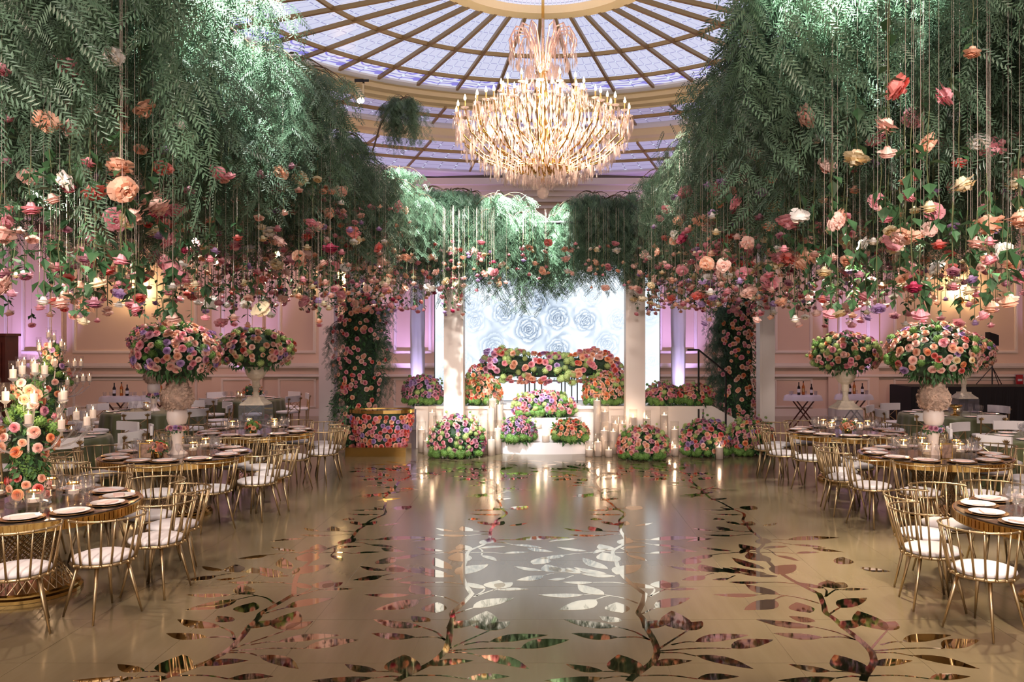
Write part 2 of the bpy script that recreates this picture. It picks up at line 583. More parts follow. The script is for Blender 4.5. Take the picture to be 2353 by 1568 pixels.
def leaf_decal_mesh(a, b, w):
    a, b = Vector((a[0], a[1], 0)), Vector((b[0], b[1], 0))
    d = b - a
    L = d.length
    d.normalize()
    n = Vector((-d.y, d.x, 0))
    Wd = max(min(w * L, 0.19), 0.06) * 0.70
    ring = []
    N = 9
    prof = [0, .55, .85, 1, .97, .84, .62, .34, .06]
    for i in range(N):
        t = i / (N - 1)
        bend = math.sin(t * PI) * 0.05 * L
        ring.append(a + d * (t * L) + n * (prof[i] * Wd + bend))
    for i in reversed(range(1, N - 1)):
        t = i / (N - 1)
        bend = math.sin(t * PI) * 0.05 * L
        ring.append(a + d * (t * L) + n * (-prof[i] * Wd * 0.8 + bend))
    mb = MB()
    k = len(ring)
    mb.add([(p.x, p.y, 0.0030) for p in ring] + [(p.x, p.y, 0.0018) for p in ring],
           [tuple(range(k - 1, -1, -1))] + [(i, (i + 1) % k, k + (i + 1) % k, k + i) for i in range(k)])
    me = mb.mesh('vine_leaf', M_MIRROR)
    return me


v_line, v_leaves, v_twigs, v_top = build_vine()
V_ME = [leaf_decal_mesh(*l) for l in v_leaves]
mbs = MB()
ribbon(mbs, smooth_line(v_line), 0.026, 0.0028)
for a, b in v_twigs:
    mid = ((a[0] + b[0]) / 2 + 0.02, (a[1] + b[1]) / 2 + 0.03)
    ribbon(mbs, smooth_line([a, mid, b], 3), 0.011, 0.0026)
stem_me = mbs.mesh('vine_stem', M_MIRROR)
vine_pos = [('leftmost', -2.27), ('second', -0.74), ('third', 0.75), ('rightmost', 2.25)]
for nm, vx in vine_pos:
    txt = {'leftmost': 'mirrored gold vine decal on the floor, leftmost of the four, beside the left tables',
           'second': 'mirrored gold vine decal on the floor, second from the left tables',
           'third': 'mirrored gold vine decal on the floor, third from the left tables',
           'rightmost': 'mirrored gold vine decal on the floor, rightmost of the four, beside the right tables'}[nm]
    t = thing('floor_vine_decal', txt, 'floor decal', (vx, 0, 0), 0, 'mirrored vine decals on the dance floor')
    for rep in range(2):
        dy = rep * (v_top - 6.0)
        ob('vine_stem', stem_me, t, (0, dy, 0))
        for k, me in enumerate(V_ME):
            if rep == 1 and v_leaves[k][0][1] + dy > 15.2:
                continue
            if v_leaves[k][0][1] < 6.3 and rep == 1:
                continue
            ob('vine_leaf', me, t, (0, dy, 0))
            if k >= len(B_LEAF) + 13 and rep == 0 and k % 2 == 0:        # sprigs to the other side
                o = ob('vine_leaf', me, t, (0, 0, 0))
                o.scale = (-1, 1, 1)
                o.location = (2 * (0.0), 0.28, 0)

# ---- walls
wall_back = struct('wall_back', MB().box((-17, BACK, 0), (17, BACK + 0.3, 7.2)).mesh('wall_back', M_WALL))
wall_left = struct('wall_left', MB().box((-17.3, -6, 0), (-17, BACK + 0.3, 7.2)).mesh('wall_left', M_WALL))
wall_right = struct('wall_right', MB().box((17, -6, 0), (17.3, BACK + 0.3, 7.2)).mesh('wall_right', M_WALL))
baseboard = struct('baseboard_back', MB().box((-17, BACK - 0.04, 0), (17, BACK, 0.22)).mesh('baseboard_back', M_TRIM))


def frame_mesh(w, h, t=0.085, d=0.045):
    mb = MB()
    for (a, b) in (((0, 0), (w, t)), ((0, h - t), (w, h)), ((0, t), (t, h - t)), ((w - t, t), (w, h - t))):
        mb.box((a[0], -d, a[1]), (b[0], 0, b[1]))
        mb.box((a[0] + 0.02, -d - 0.02, a[1] + 0.02), (b[0] - 0.02, -d, b[1] - 0.02))
    return mb.mesh('panel_frame', M_TRIM)


for side in (-1, 1):
    for (x0, x1, dep) in ((3.3, 4.4, 0), (5.2, 6.2, 0), (6.65, 7.75, 0), (8.45, 9.35, 0.14), (10.1, 13.7, 0), (14.25, 15.1, 0.14), (15.6, 16.6, 0)):
        if dep:
            a, b = sorted((side * (x0 - 0.28), side * (x1 + 0.28)))
            ob('pilaster', MB().box((a, BACK - dep, 0.0), (b, BACK, 6.3)).mesh('pilaster', M_WALL), wall_back)
        xa = min(side * x0, side * x1)
        w = x1 - x0
        ob('panel_frame', frame_mesh(w, 3.95), wall_back, (xa, BACK - dep, 1.82))
        ob('panel_frame', frame_mesh(w, 0.86, 0.06, 0.035), wall_back, (xa, BACK - dep, 0.24))
ob('chair_rail', MB().box((-17, BACK - 0.20, 1.44), (17, BACK, 1.54)).box((-17, BACK - 0.17, 1.40), (17, BACK, 1.44)).mesh('chair_rail', M_TRIM), wall_back)
ob('dado_rail', MB().box((-17, BACK - 0.17, 1.15), (17, BACK, 1.22)).mesh('dado_rail', M_TRIM), wall_back)
crown = MB()
for k, (z0, z1, d) in enumerate(((6.02, 6.10, 0.08), (6.20, 6.34, 0.16), (6.34, 6.48, 0.28), (6.48, 6.62, 0.42), (6.62, 6.80, 0.60))):
    crown.box((-17, BACK - d, z0), (17, BACK, z1))
struct('trim_1', crown.mesh('crown_moulding', M_TRIM))


# ---- ceiling: backlit stained glass disc, two lower glass rings and their cornices
def pane_material(key, base, line, strength, nr, na, decor=False):
    m = bpy.data.materials.new(key)
    m.use_nodes = True
    nt = m.node_tree
    nt.nodes.clear()
    N, L = nt.nodes.new, nt.links.new
    out = N('ShaderNodeOutputMaterial')
    tc = N('ShaderNodeTexCoord')
    sp = N('ShaderNodeSeparateXYZ')
    L(tc.outputs['Object'], sp.inputs[0])

    def mth(op, a, b=None):
        n = N('ShaderNodeMath')
        n.operation = op
        for i, v in enumerate((a, b)):
            if v is None:
                continue
            if isinstance(v, (int, float)):
                n.inputs[i].default_value = v
            else:
                L(v, n.inputs[i])
        return n.outputs[0]
    rr = mth('SQRT', mth('ADD', mth('MULTIPLY', sp.outputs[0], sp.outputs[0]), mth('MULTIPLY', sp.outputs[1], sp.outputs[1])))
    an = mth('ARCTAN2', sp.outputs[0], sp.outputs[1])
    fr = mth('ABSOLUTE', mth('SUBTRACT', mth('FRACT', mth('MULTIPLY', rr, nr)), 0.5))
    fa = mth('ABSOLUTE', mth('SUBTRACT', mth('FRACT', mth('ADD', mth('MULTIPLY', an, na), 0.5)), 0.5))
    ln = mth('MAXIMUM', mth('LESS_THAN', fr, 0.035), mth('LESS_THAN', fa, 0.03))
    dot = mth('LESS_THAN', mth('ADD', mth('MULTIPLY', fr, fr), mth('MULTIPLY', fa, fa)), 0.006)
    nz = N('ShaderNodeTexNoise')
    nz.inputs['Scale'].default_value = 0.9
    L(tc.outputs['Object'], nz.inputs['Vector'])
    mx0 = N('ShaderNodeMixRGB')
    mx0.blend_type = 'MULTIPLY'
    mx0.inputs[0].default_value = 0.5
    mx0.inputs[1].default_value = base
    L(nz.outputs[1], mx0.inputs[2])
    mx = N('ShaderNodeMixRGB')
    mx.inputs[2].default_value = line
    L(ln, mx.inputs[0])
    mx.inputs[1].default_value = base
    col = mx.outputs[0]
    mxd = N('ShaderNodeMixRGB')
    mxd.inputs[2].default_value = (0.75, 0.85, 1.0, 1)
    L(dot, mxd.inputs[0])
    L(col, mxd.inputs[1])
    col = mxd.outputs[0]
    if decor:
        wv = N('ShaderNodeTexWave')
        wv.wave_type = 'RINGS'
        wv.inputs['Scale'].default_value = 2.0
        wv.inputs['Distortion'].default_value = 7.0
        wv.inputs['Detail'].default_value = 1.0
        wv.inputs['Detail Scale'].default_value = 1.4
        L(tc.outputs['Object'], wv.inputs['Vector'])
        pu = mth('GREATER_THAN', wv.outputs['Fac'], 0.80)
        m3 = N('ShaderNodeMixRGB')
        m3.inputs[2].default_value = lin(118, 108, 214)
        L(mth('MULTIPLY', pu, 0.85), m3.inputs[0])
        L(col, m3.inputs[1])
        vo = N('ShaderNodeTexVoronoi')
        vo.inputs['Scale'].default_value = 2.6
        L(tc.outputs['Object'], vo.inputs['Vector'])
        og = mth('MULTIPLY', mth('LESS_THAN', vo.outputs[0], 0.17), mth('GREATER_THAN', rr, 5.72))
        m4 = N('ShaderNodeMixRGB')
        m4.inputs[2].default_value = lin(120, 150, 128)
        L(og, m4.inputs[0])
        L(m3.outputs[0], m4.inputs[1])
        og2 = mth('LESS_THAN', vo.outputs[0], 0.085)
        m5 = N('ShaderNodeMixRGB')
        m5.inputs[2].default_value = lin(168, 120, 92)
        L(og2, m5.inputs[0])
        L(m4.outputs[0], m5.inputs[1])
        col = m5.outputs[0]
    e = N('ShaderNodeEmission')
    L(col, e.inputs[0])
    e.inputs[1].default_value = strength
    g = N('ShaderNodeBsdfGlossy')
    g.inputs['Roughness'].default_value = 0.25
    g.inputs[0].default_value = (0.5, 0.5, 0.5, 1)
    ms = N('ShaderNodeMixShader')
    ms.inputs[0].default_value = 0.12
    L(e.outputs[0], ms.inputs[1])
    L(g.outputs[0], ms.inputs[2])
    L(ms.outputs[0], out.inputs[0])
    return m


NRIB = 44
STEP = 2 * PI / NRIB
OFF = math.radians(1.74)
GL1 = pane_material('backlit_dome_glass', lin(206, 208, 232), lin(150, 150, 196), 1.0, 2.6, 4 / STEP)
GL2 = pane_material('backlit_dome_border', lin(214, 214, 236), lin(150, 150, 200), 1.0, 1.3, 2 / STEP, True)
GLC = pane_material('backlit_dome_centre', lin(226, 222, 240), lin(160, 160, 196), 1.0, 3.0, 3 / STEP)
STEP2 = 2 * PI / 40
GL3 = pane_material('backlit_ring_glass', lin(158, 148, 178), lin(118, 108, 140), 1.0, 3.0, 4 / STEP2)
GL4 = pane_material('backlit_outer_ring_glass', lin(170, 160, 196), lin(126, 116, 150), 1.0, 2.2, 4 / STEP2)

ceil_mb = MB()
NS = 96
prof = [(11.25, 6.90), (11.6, 6.84), (11.7, 6.84), (11.75, 6.90), (27, 6.90), (27, 7.4), (11.25, 7.4)]
ceil_mb.lathe(prof, NS, (DC[0], DC[1], 0), cap=False)
ceiling = struct('ceiling', ceil_mb.mesh('ceiling', M_CEIL))


def sector(r0, r1, z0, z1, step, gap=0.0, n=3):
    """glass pane between two ribs, spreading round the +Y axis"""
    vs, fs = [], []
    for k in range(n + 1):
        a = -step / 2 + step * k / n
        for r, z in ((r0, z0), (r1, z1)):
            vs.append((r * math.sin(a), r * math.cos(a), z))
    for k in range(n):
        fs.append((2 * k, 2 * k + 1, 2 * k + 3, 2 * k + 2))
    b = len(vs)
    vs += [(x, y, z + 0.03) for x, y, z in vs]
    fs += [tuple(i + b for i in reversed(f)) for f in fs]
    return MB().add(vs, fs)


def zd(r):
    return 7.70 + (6.1 - r) * 0.012


def ring_of(rows, nsec, step, off, mats, lim, zf):
    for (r0, r1), m in zip(rows, mats):
        mb = sector(r0 + 0.01, r1 - 0.01, zf(r0), zf(r1), step)
        me = mb.mesh('pane', m)
        rest = MB()
        for k in range(nsec):
            a = (k + 0.5) * step + off
            a = (a + PI) % (2 * PI) - PI
            if abs(a) < lim:
                ob('pane', me, ceiling, (DC[0], DC[1], 0), (0, 0, a))
            else:
                ca, sa = math.cos(a), math.sin(a)
                rest.add([(x * ca - y * sa, x * sa + y * ca, z) for x, y, z in mb.v], mb.f)
        ob('pane_remainder', rest.mesh('pane_remainder', m), ceiling, (DC[0], DC[1], 0), kind='stuff')


ring_of([(1.83, 3.78), (3.78, 5.30), (5.30, 6.08)], NRIB, STEP, OFF, [GL1, GL1, GL2], math.radians(80), zd)
ring_of([(6.45, 7.1), (7.1, 7.8)], 40, STEP2, OFF, [GL3, GL3], math.radians(50), lambda r: 7.36)
ring_of([(8.05, 8.9), (8.9, 9.9), (9.9, 11.2)], 40, STEP2, OFF, [GL4] * 3, math.radians(46), lambda r: 6.98)
ob('pane', MB().lathe([(0.05, 7.86), (0.9, 7.84), (1.58, 7.77)], 44, cap=False).mesh('pane', GLC, True), ceiling, (DC[0], DC[1], 0))

rib_me = MB().box((-0.028, 1.8, 7.63), (0.028, 6.1, 7.70)).mesh('rib', M_BRONZE)
for k in range(NRIB):
    ob('rib', rib_me, ceiling, (DC[0], DC[1], 0), (0, 0, k * STEP + OFF))
rib2 = MB().box((-0.025, 6.4, 7.31), (0.025, 7.85, 7.36)).mesh('rib', M_BRONZE)
rib3 = MB().box((-0.025, 8.0, 6.93), (0.025, 11.25, 6.98)).mesh('rib', M_BRONZE)
for k in range(40):
    ob('rib', rib2, ceiling, (DC[0], DC[1], 0), (0, 0, k * STEP2 + OFF))
    ob('rib', rib3, ceiling, (DC[0], DC[1], 0), (0, 0, k * STEP2 + OFF))


def ringbar(r, z, w, h, m=M_BRONZE, name='ring_bar'):
    ob(name, MB().lathe([(r - w, z), (r - w, z - h), (r + w, z - h), (r + w, z)], 88, (DC[0], DC[1], 0), cap=False).mesh(name, m), ceiling)


for r, z in ((3.78, 7.72), (5.30, 7.71), (7.1, 7.36), (8.9, 6.98), (9.9, 6.98)):
    ringbar(r, z, 0.025, 0.07)
ringbar(1.70, 7.80, 0.13, 0.16, M_CORNICE, 'centre_ring')


def cornice(prof, name, m):
    ob(name, MB().lathe(prof, 120, (DC[0], DC[1], 0), cap=False).mesh(name, m, False), ceiling)


M_LIP = mat('cornice_lip', lin(236, 230, 226), 0.5)
cornice([(6.06, 7.72), (6.06, 7.66), (6.10, 7.62), (6.13, 7.60)], 'cornice_lip', M_LIP)
cornice([(6.13, 7.60), (6.20, 7.585), (6.22, 7.50), (6.30, 7.47)], 'cornice', M_CORNICE)
cornice([(6.30, 7.47), (6.34, 7.46), (6.36, 7.40), (6.46, 7.36), (6.48, 7.33), (6.55, 7.36)], 'cornice_band', M_CORNICE)
cornice([(7.78, 7.38), (7.80, 7.30), (7.84, 7.25)], 'cornice_lip', M_LIP)
cornice([(7.84, 7.25), (7.88, 7.24), (7.92, 7.10), (8.02, 7.05), (8.04, 6.99), (8.10, 6.98)], 'cornice', M_CORNICE)
cornice([(11.18, 7.0), (11.2, 6.92), (11.28, 6.88)], 'cornice_lip', M_LIP)

# ================================================================== FLOWERS
def petal(mb, ang, r0, r1, z0, z1, half, flare, rnd, rows=2, mi=0):
    """one curved petal, 2 columns x `rows`; radius goes r0 -> r1, height z0 -> z1"""
    vs = []
    for i in range(rows + 1):
        t = i / rows
        rr = r0 + (r1 - r0) * (t ** 1.3)
        zz = z0 + (z1 - z0) * math.sin(t * PI / 2 * (1.0 + flare))
        hw = half * (0.55 + 0.6 * math.sin(t * PI * 0.8))
        for j, s in enumerate((-1, 0, 1)):
            a = ang + s * hw
            k = 1.0 + (0.0 if s else 0.06) + rnd.uniform(-0.03, 0.03)
            vs.append((rr * k * math.cos(a), rr * k * math.sin(a), zz + (0.0 if s else 0.03) + rnd.uniform(-0.02, 0.02)))
    fs = []
    for i in range(rows):
        for j in range(2):
            a = i * 3 + j
            fs.append((a, a + 1, a + 4, a + 3))
    mb.add(vs, fs, mi)


def rose_mesh(m, seed, deep):
    """bloom of unit radius, opening towards +Z"""
    rnd = random.Random(seed)
    mb = MB()
    mb.lathe([(0.02, 0.0), (0.30, 0.05), (0.42, 0.3), (0.30, 0.7), (0.12, 0.74), (0.10, 0.6)], 7, mi=1, cap=False)
    for ri, (n, r0, r1, z0, z1, fl) in enumerate(((3, .1, .24, .45, 1.16, .0), (4, .15, .44, .25, 1.16, .05), (5, .22, .70, .1, 1.08, .12), (5, .28, .88, .0, .96, .25), (5, .28, 1.0, -.04, .72, .5))):
        ph = rnd.uniform(0, 6)
        for k in range(n):
            petal(mb, ph + 2 * PI * k / n, r0, r1 * rnd.uniform(.93, 1.06), z0, z1 * rnd.uniform(.94, 1.04), PI / n * 1.12, fl, rnd, mi=1 if ri < 3 else 0)
    return mb.mesh('rose_bloom', [m, deep], False)


def peony_mesh(m, seed, deep):
    rnd = random.Random(seed)
    mb = MB()
    mb.lathe([(0.02, 0.0), (0.35, 0.05), (0.5, 0.35), (0.3, 0.6), (0.02, 0.62)], 7, cap=False)
    for ri, (n, r0, r1, z0, z1) in enumerate(((5, .1, .3, .3, 1.12), (7, .15, .55, .2, 1.14), (8, .25, .8, .1, 1.0), (8, .3, .96, .0, .8), (7, .3, 1.02, -.05, .45))):
        ph = rnd.uniform(0, 6)
        for k in range(n):
            petal(mb, ph + 2 * PI * k / n + rnd.uniform(-.2, .2), r0, r1 * rnd.uniform(.86, 1.1), z0, z1 * rnd.uniform(.8, 1.15), PI / n * 1.1, rnd.uniform(.2, .6), rnd, mi=1 if ri in (0, 2) else 0)
    return mb.mesh('peony_bloom', [m, deep], False)


def puff_mesh(m, seed, n=46):
    """hydrangea head of unit radius: a ball of small four-petalled florets"""
    rnd = random.Random(seed)
    mb = MB()
    mb.ball((0, 0, 0.4), 0.72, 7, 5)
    for k in range(n):
        z = 1 - 1.75 * (k + 0.5) / n
        a = k * 2.39996
        s = math.sqrt(max(0, 1 - z * z))
        d = Vector((s * math.cos(a), s * math.sin(a), z))
        c = Vector((0, 0, 0.4)) + d * rnd.uniform(.78, .95)
        u = d.cross(Vector((0.3, 0.2, 1))).normalized()
        w = d.cross(u)
        q = .27
        for i in range(2):
            b = rnd.uniform(0, PI)
            e = u * math.cos(b) + w * math.sin(b)
            g = d.cross(e)
            mb.add([tuple(c + e * q + d * .06), tuple(c + g * q * .6), tuple(c - e * q + d * .06), tuple(c - g * q * .6)], [(0, 1, 2, 3)])
    return mb.mesh('hydrangea_head', m)


ROSE = {k: [rose_mesh(m, 3 + i * 5 + h, DEEP[k]) for i in range(2)] for h, (k, m) in enumerate(PET.items())}
PEONY = {k: [peony_mesh(m, 40 + i * 5 + h, DEEP[k]) for i in range(2)] for h, (k, m) in enumerate(PET.items())}
PUFF = [puff_mesh(M_HYD, 5), puff_mesh(M_HYD, 6)]
PUFFP = [puff_mesh(M_HYDP, 7), puff_mesh(M_HYDP, 8)]


def pick(rnd, pal):
    tot = sum(pal.values())
    x = rnd.uniform(0, tot)
    for k, w in pal.items():
        x -= w
        if x <= 0:
            return k
    return k


def facing(d, roll=0.0):
    q = Vector(d).to_track_quat('Z', 'Y')
    return (q @ Quaternion((0, 0, 1), roll)).to_euler()


def ell(rnd, k, n, zmin, zmax):
    """fibonacci direction k of n between two heights of the unit sphere"""
    z = zmax - (zmax - zmin) * (k + 0.5) / n + rnd.uniform(-.04, .04)
    z = max(-1, min(1, z))
    a = k * 2.39996 + rnd.uniform(-.2, .2)
    s = math.sqrt(max(0, 1 - z * z))
    return Vector((s * math.cos(a), s * math.sin(a), z))


def flowers_on(parent, rnd, c, rad, n, size, pal, zmin=-.5, zmax=.98, green=0.12, pale=False, front=None, jitter=.08, clump=True):
    """roses and hydrangea heads over an ellipsoid; each one a part. front: keep only those facing the room"""
    c = Vector(c)
    for k in range(n):
        d = ell(rnd, k, n, zmin, zmax)
        if front is not None and d.y > front:
            continue
        p = Vector((d.x * rad[0], d.y * rad[1], d.z * rad[2])) * rnd.uniform(1 - jitter * .6, 1 + jitter)
        nrm = Vector((d.x / rad[0], d.y / rad[1], d.z / rad[2])).normalized()
        nrm = (nrm + Vector((rnd.uniform(-.25, .25), rnd.uniform(-.25, .25), rnd.uniform(-.1, .3)))).normalized()
        s = size * rnd.uniform(.78, 1.2)
        cl = 0.5 + 0.5 * math.sin(d.x * 5.1 + c.x * 3 + 1.3) * math.cos(d.z * 4.3 + c.z) if clump else 0
        if rnd.random() < green * (0.4 + 1.4 * cl):
            ob('hydrangea_head', rnd.choice(PUFFP if (pale and rnd.random() < .7) else PUFF), parent, c + p - nrm * s * .6, facing(nrm, rnd.uniform(0, 6)), s * 1.15)
        else:
            ob('rose', rnd.choice(ROSE[pick(rnd, pal)]), parent, c + p - nrm * s * .5, facing(nrm, rnd.uniform(0, 6)), s)


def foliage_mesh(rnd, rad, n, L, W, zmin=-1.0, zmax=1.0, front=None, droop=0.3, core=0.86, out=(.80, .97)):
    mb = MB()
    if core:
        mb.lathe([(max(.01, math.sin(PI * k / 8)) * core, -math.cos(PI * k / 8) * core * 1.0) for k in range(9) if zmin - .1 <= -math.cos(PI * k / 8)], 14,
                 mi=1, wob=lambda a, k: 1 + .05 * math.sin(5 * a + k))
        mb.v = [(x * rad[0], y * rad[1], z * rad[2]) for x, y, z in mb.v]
    for k in range(n):
        d = ell(rnd, k, n, zmin, zmax)
        if front is not None and d.y > front:
            continue
        p = Vector((d.x * rad[0], d.y * rad[1], d.z * rad[2])) * rnd.uniform(*out)
        dirv = (d + Vector((rnd.uniform(-.7, .7), rnd.uniform(-.7, .7), rnd.uniform(-.7, .7) - droop))).normalized()
        mb.leaf(p, dirv, d + Vector((0, 0, .4)), L * rnd.uniform(.7, 1.3), W * rnd.uniform(.7, 1.3), 0)
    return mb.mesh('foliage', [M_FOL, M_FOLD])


PAL_T = {'peach': 4, 'blush': 4, 'pink': 1.5, 'lavender': 1.2, 'cream': 1, 'coral': .5, 'orange': .4}
PAL_PINK = {'blush': 5, 'peach': 2.5, 'lavender': 1.1, 'pink': 1.6, 'mauve': .4}
PAL_STAGE = {'pink': 3, 'peach': 3, 'mauve': 2, 'coral': 1.5, 'lavender': 1.5, 'orange': .8, 'blush': 1.5}
PAL_PURP = {'lavender': 3, 'mauve': 4, 'pink': 1.5}
PAL_PEACH = {'peach': 4, 'orange': 3, 'coral': 1, 'blush': 1}
PAL_TUB = {'coral': 3, 'peach': 3, 'pink': 3, 'orange': 1, 'lavender': 1}
PAL_CLIMB = {'pink': 4, 'blush': 3, 'peach': 3, 'coral': 1, 'orange': .5}
PAL_HANG = {'pink': 4.6, 'coral': .9, 'blush': 4.2, 'peach': 2.8, 'cream': 1.7, 'white': 1.2, 'lavender': 1.4, 'mauve': .9, 'magenta': .35}


# ---- pepper tree boughs
def bough_mesh(seed, dense=1.0):
    rnd = random.Random(seed)
    mb = MB()
    nb = 6
    for b in range(nb):
        a = 2 * PI * b / nb + rnd.uniform(-.4, .4)
        reach = rnd.uniform(.35, .65)
        pts = []
        for i in range(6):
            t = i / 5
            pts.append(Vector((math.cos(a) * reach * t, math.sin(a) * reach * t, .08 * math.sin(t * PI * .9) - .22 * t * t)))
        mb.tube([tuple(p) for p in pts], [.012 - .0016 * i for i in range(6)], 4, 1)
        for s in range(int(8 * dense) + 10):
            t = rnd.uniform(.02, 1)
            i = min(4, int(t * 5))
            p = pts[i].lerp(pts[i + 1], t * 5 - i)
            L = rnd.uniform(.55, 1.45) if s < int(8 * dense) else rnd.uniform(.08, .22)
            sway = Vector((rnd.uniform(-.25, .25) + math.cos(a) * .18, rnd.uniform(-.25, .25) + math.sin(a) * .18, 0))
            n = max(2, int(L / .08))
            prev = p
            for k in range(n):
                u = (k + 1) / n
                q = p + sway * (u - u * u * .45) + Vector((0, 0, -L * (u ** 1.25)))
                dseg = (q - prev)
                prev = q
                ang = rnd.uniform(0, 2 * PI)
                side = Vector((math.cos(ang), math.sin(ang), rnd.uniform(-1.7, -.5))).normalized()
                ll = rnd.uniform(.15, .24)
                cross = side.cross(Vector((math.sin(ang * 3), math.cos(ang * 2), .4))).normalized()
                m = 8
                for j in range(m):
                    o = q + side * (ll * (j + .4) / m)
                    o.z -= .03 * (j / m) ** 2
                    for sg in (-1, 1):
                        dd = (cross * sg + side * .75 + Vector((0, 0, -.25))).normalized()
                        lf = rnd.uniform(.045, .072) * (1 - .3 * j / m)
                        nn = dd.cross(side).normalized()
                        w = side * .0085
                        mid = o + dd * lf * .5
                        mb.add([tuple(o), tuple(mid + w), tuple(o + dd * lf + nn * .004), tuple(mid - w)], [(0, 1, 2, 3)])
    return mb.mesh('pepper_bough', [M_PEP, M_TWIG])


BOUGH = [bough_mesh(100 + i) for i in range(5)]


def inner_edge(side, y):
    if side < 0:
        return 2.55 if y < 11 else 2.55 + (y - 11) * -.10
    return 1.95 if y < 9 else 1.95 + max(0, (y - 9)) * .02


def in_view(p, mx=160, my=160):
    if p.y < 1:
        return False
    x = CX + F * p.x / p.y
    y = HY - F * (p.z - EYE) / p.y
    return -mx < x < 2353 + mx and -my < y < 1568 + my


canL = thing('floral_canopy', 'left overhead canopy of drooping feathery pepper tree boughs above the left tables', 'canopy', (-4.5, 10, 4.9))
canR = thing('floral_canopy', 'right overhead canopy of drooping feathery pepper tree boughs above the right tables', 'canopy', (4.5, 10, 4.9))
canB = thing('floral_canopy', 'back overhead canopy of drooping pepper tree boughs above the stage', 'canopy', (0, 16.0, 4.9))


def canopy_frame(root, bars):
    o = Vector(root.location)
    for a, b in bars:
        ob('truss_bar', MB().tube([tuple(Vector(a) - o), tuple(Vector(b) - o)], .035, 6).mesh('truss_bar', M_DARKM), root)


for root, s in ((canL, -1), (canR, 1)):
    bars = [((s * 2.9, 6.2, 4.75), (s * 2.9, 15.8, 4.75)), ((s * 6.2, 6.2, 4.75), (s * 6.2, 15.8, 4.75))]
    bars += [((s * 2.9, y, 4.75), (s * 6.2, y, 4.75)) for y in (6.2, 8.6, 11, 13.4, 15.8)]
    canopy_frame(root, bars)
canopy_frame(canB, [((-2.9, 15.5, 4.4), (2.9, 15.5, 4.4)), ((-2.9, 16.5, 4.4), (2.9, 16.5, 4.4))])
br = random.Random(31)


def put_bough(root, p, s):
    if not in_view(p - Vector((0, 0, .6)), 260, 330):
        return
    ob('pepper_bough', br.choice(BOUGH), root, p - Vector(root.location), (br.uniform(-.15, .15), br.uniform(-.15, .15), br.uniform(0, 6.28)), s)


for root, s in ((canL, -1), (canR, 1)):
    y = 4.8
    while y < 15.4:
        x = inner_edge(s, y) if y > 5.4 else 3.0
        lim = min(6.6, 1253 / F * y + 0.8 if s < 0 else 1100 / F * y + .8)
        while x < lim:
            p = Vector((s * (x + br.uniform(-.15, .15)), y + br.uniform(-.25, .25), 4.80 + br.uniform(-.25, .18) + (.12 if y < 9 else 0)))
            put_bough(root, p, br.uniform(.85, 1.15) * (1.0 if y < 9 else .82))
            x += .62 if y < 9 else .56
        y += .78
for k in range(52):
    p = Vector((-2.7 + 5.4 * (k + .5) / 52 + br.uniform(-.1, .1), br.uniform(15.2, 16.7), 4.78 + br.uniform(-.25, .2)))
    if abs(p.x + 0.1) < .35:
        p.z -= .3
    put_bough(canB, p, br.uniform(.78, 1.08))
# the loose sprig that stands up by the spotlight
sp = MB()
sprig = [Vector((-2.3, 11.0, 4.7)), Vector((-2.2, 11.0, 5.05)), Vector((-2.02, 11, 5.35)), Vector((-1.88, 11, 5.42)), Vector((-1.8, 11, 5.38))]
sp.tube([tuple(p - Vector(canL.location)) for p in sprig], .012, 5)
ob('twig', sp.mesh('twig', M_TWIG), canL)
for i in (2, 3, 4):
    ob('pepper_bough', BOUGH[i], canL, sprig[i] - Vector(canL.location), (0, 0, i), .42)

# ---- flowers hanging upside down on strings
LEAF_ME = MB().leaf((0, 0, 0), (1, 0, -.35), (0, 0, 1), .075, .05).mesh('leaf', M_LEAF)
LEAF_ME2 = MB().leaf((0, 0, 0), (1, 0, -.9), (0, 0, 1), .085, .055).mesh('leaf', M_LEAF)
hr = random.Random(77)


def stem_mesh(L, seed):
    rnd = random.Random(seed)
    return MB().tube([(0, 0, 0), (rnd.uniform(-.012, .012), rnd.uniform(-.012, .012), L * .4), (rnd.uniform(-.01, .01), rnd.uniform(-.01, .01), L * .75), (0, 0, L)], .0032, 4).mesh('stem', M_STEM)


STEMS = [(l, stem_mesh(l, int(l * 100))) for l in (.16, .28, .4, .55)]
STR_ME = MB().tube([(0, 0, 0), (0, 0, 1)], .0013, 4).mesh('string', M_STRING)

cands = []


def add_cands(n, xr, yr, zr, zone, bias=1.0):
    for _ in range(n):
        y = hr.uniform(*yr)
        x0, x1 = xr(y)
        p = Vector((hr.uniform(x0, x1), y, zr[0] + (zr[1] - zr[0]) * hr.random() ** bias))
        if in_view(p, 30, 30):
            cands.append((p, zone))


add_cands(105, lambda y: (-min(6.4, .67 * y), -2.5), (4.9, 7.0), (2.32, 3.95), 'left', 1.0)
add_cands(105, lambda y: (1.9, min(6.2, .585 * y)), (4.9, 7.0), (2.36, 3.95), 'right', 1.0)
add_cands(300, lambda y: (-6.2, -2.4), (7.0, 10.5), (2.38, 4.0), 'left', 1.1)
add_cands(300, lambda y: (1.9, 6.0), (7.0, 10.5), (2.38, 4.0), 'right', 1.1)
add_cands(640, lambda y: (-5.8, -2.1), (10.5, 15.4), (2.75, 4.3), 'left', 1.2)
add_cands(640, lambda y: (1.9, 5.8), (10.5, 15.4), (2.75, 4.3), 'right', 1.2)
add_cands(150, lambda y: (-2.3, 2.2), (14.5, 15.3), (3.1, 3.95), 'back', .8)
add_cands(90, lambda y: (-3.0, -1.5), (14.4, 16.0), (2.7, 4.0), 'left', 1.3)
add_cands(90, lambda y: (1.6, 3.0), (14.4, 16.0), (2.7, 4.0), 'right', 1.3)
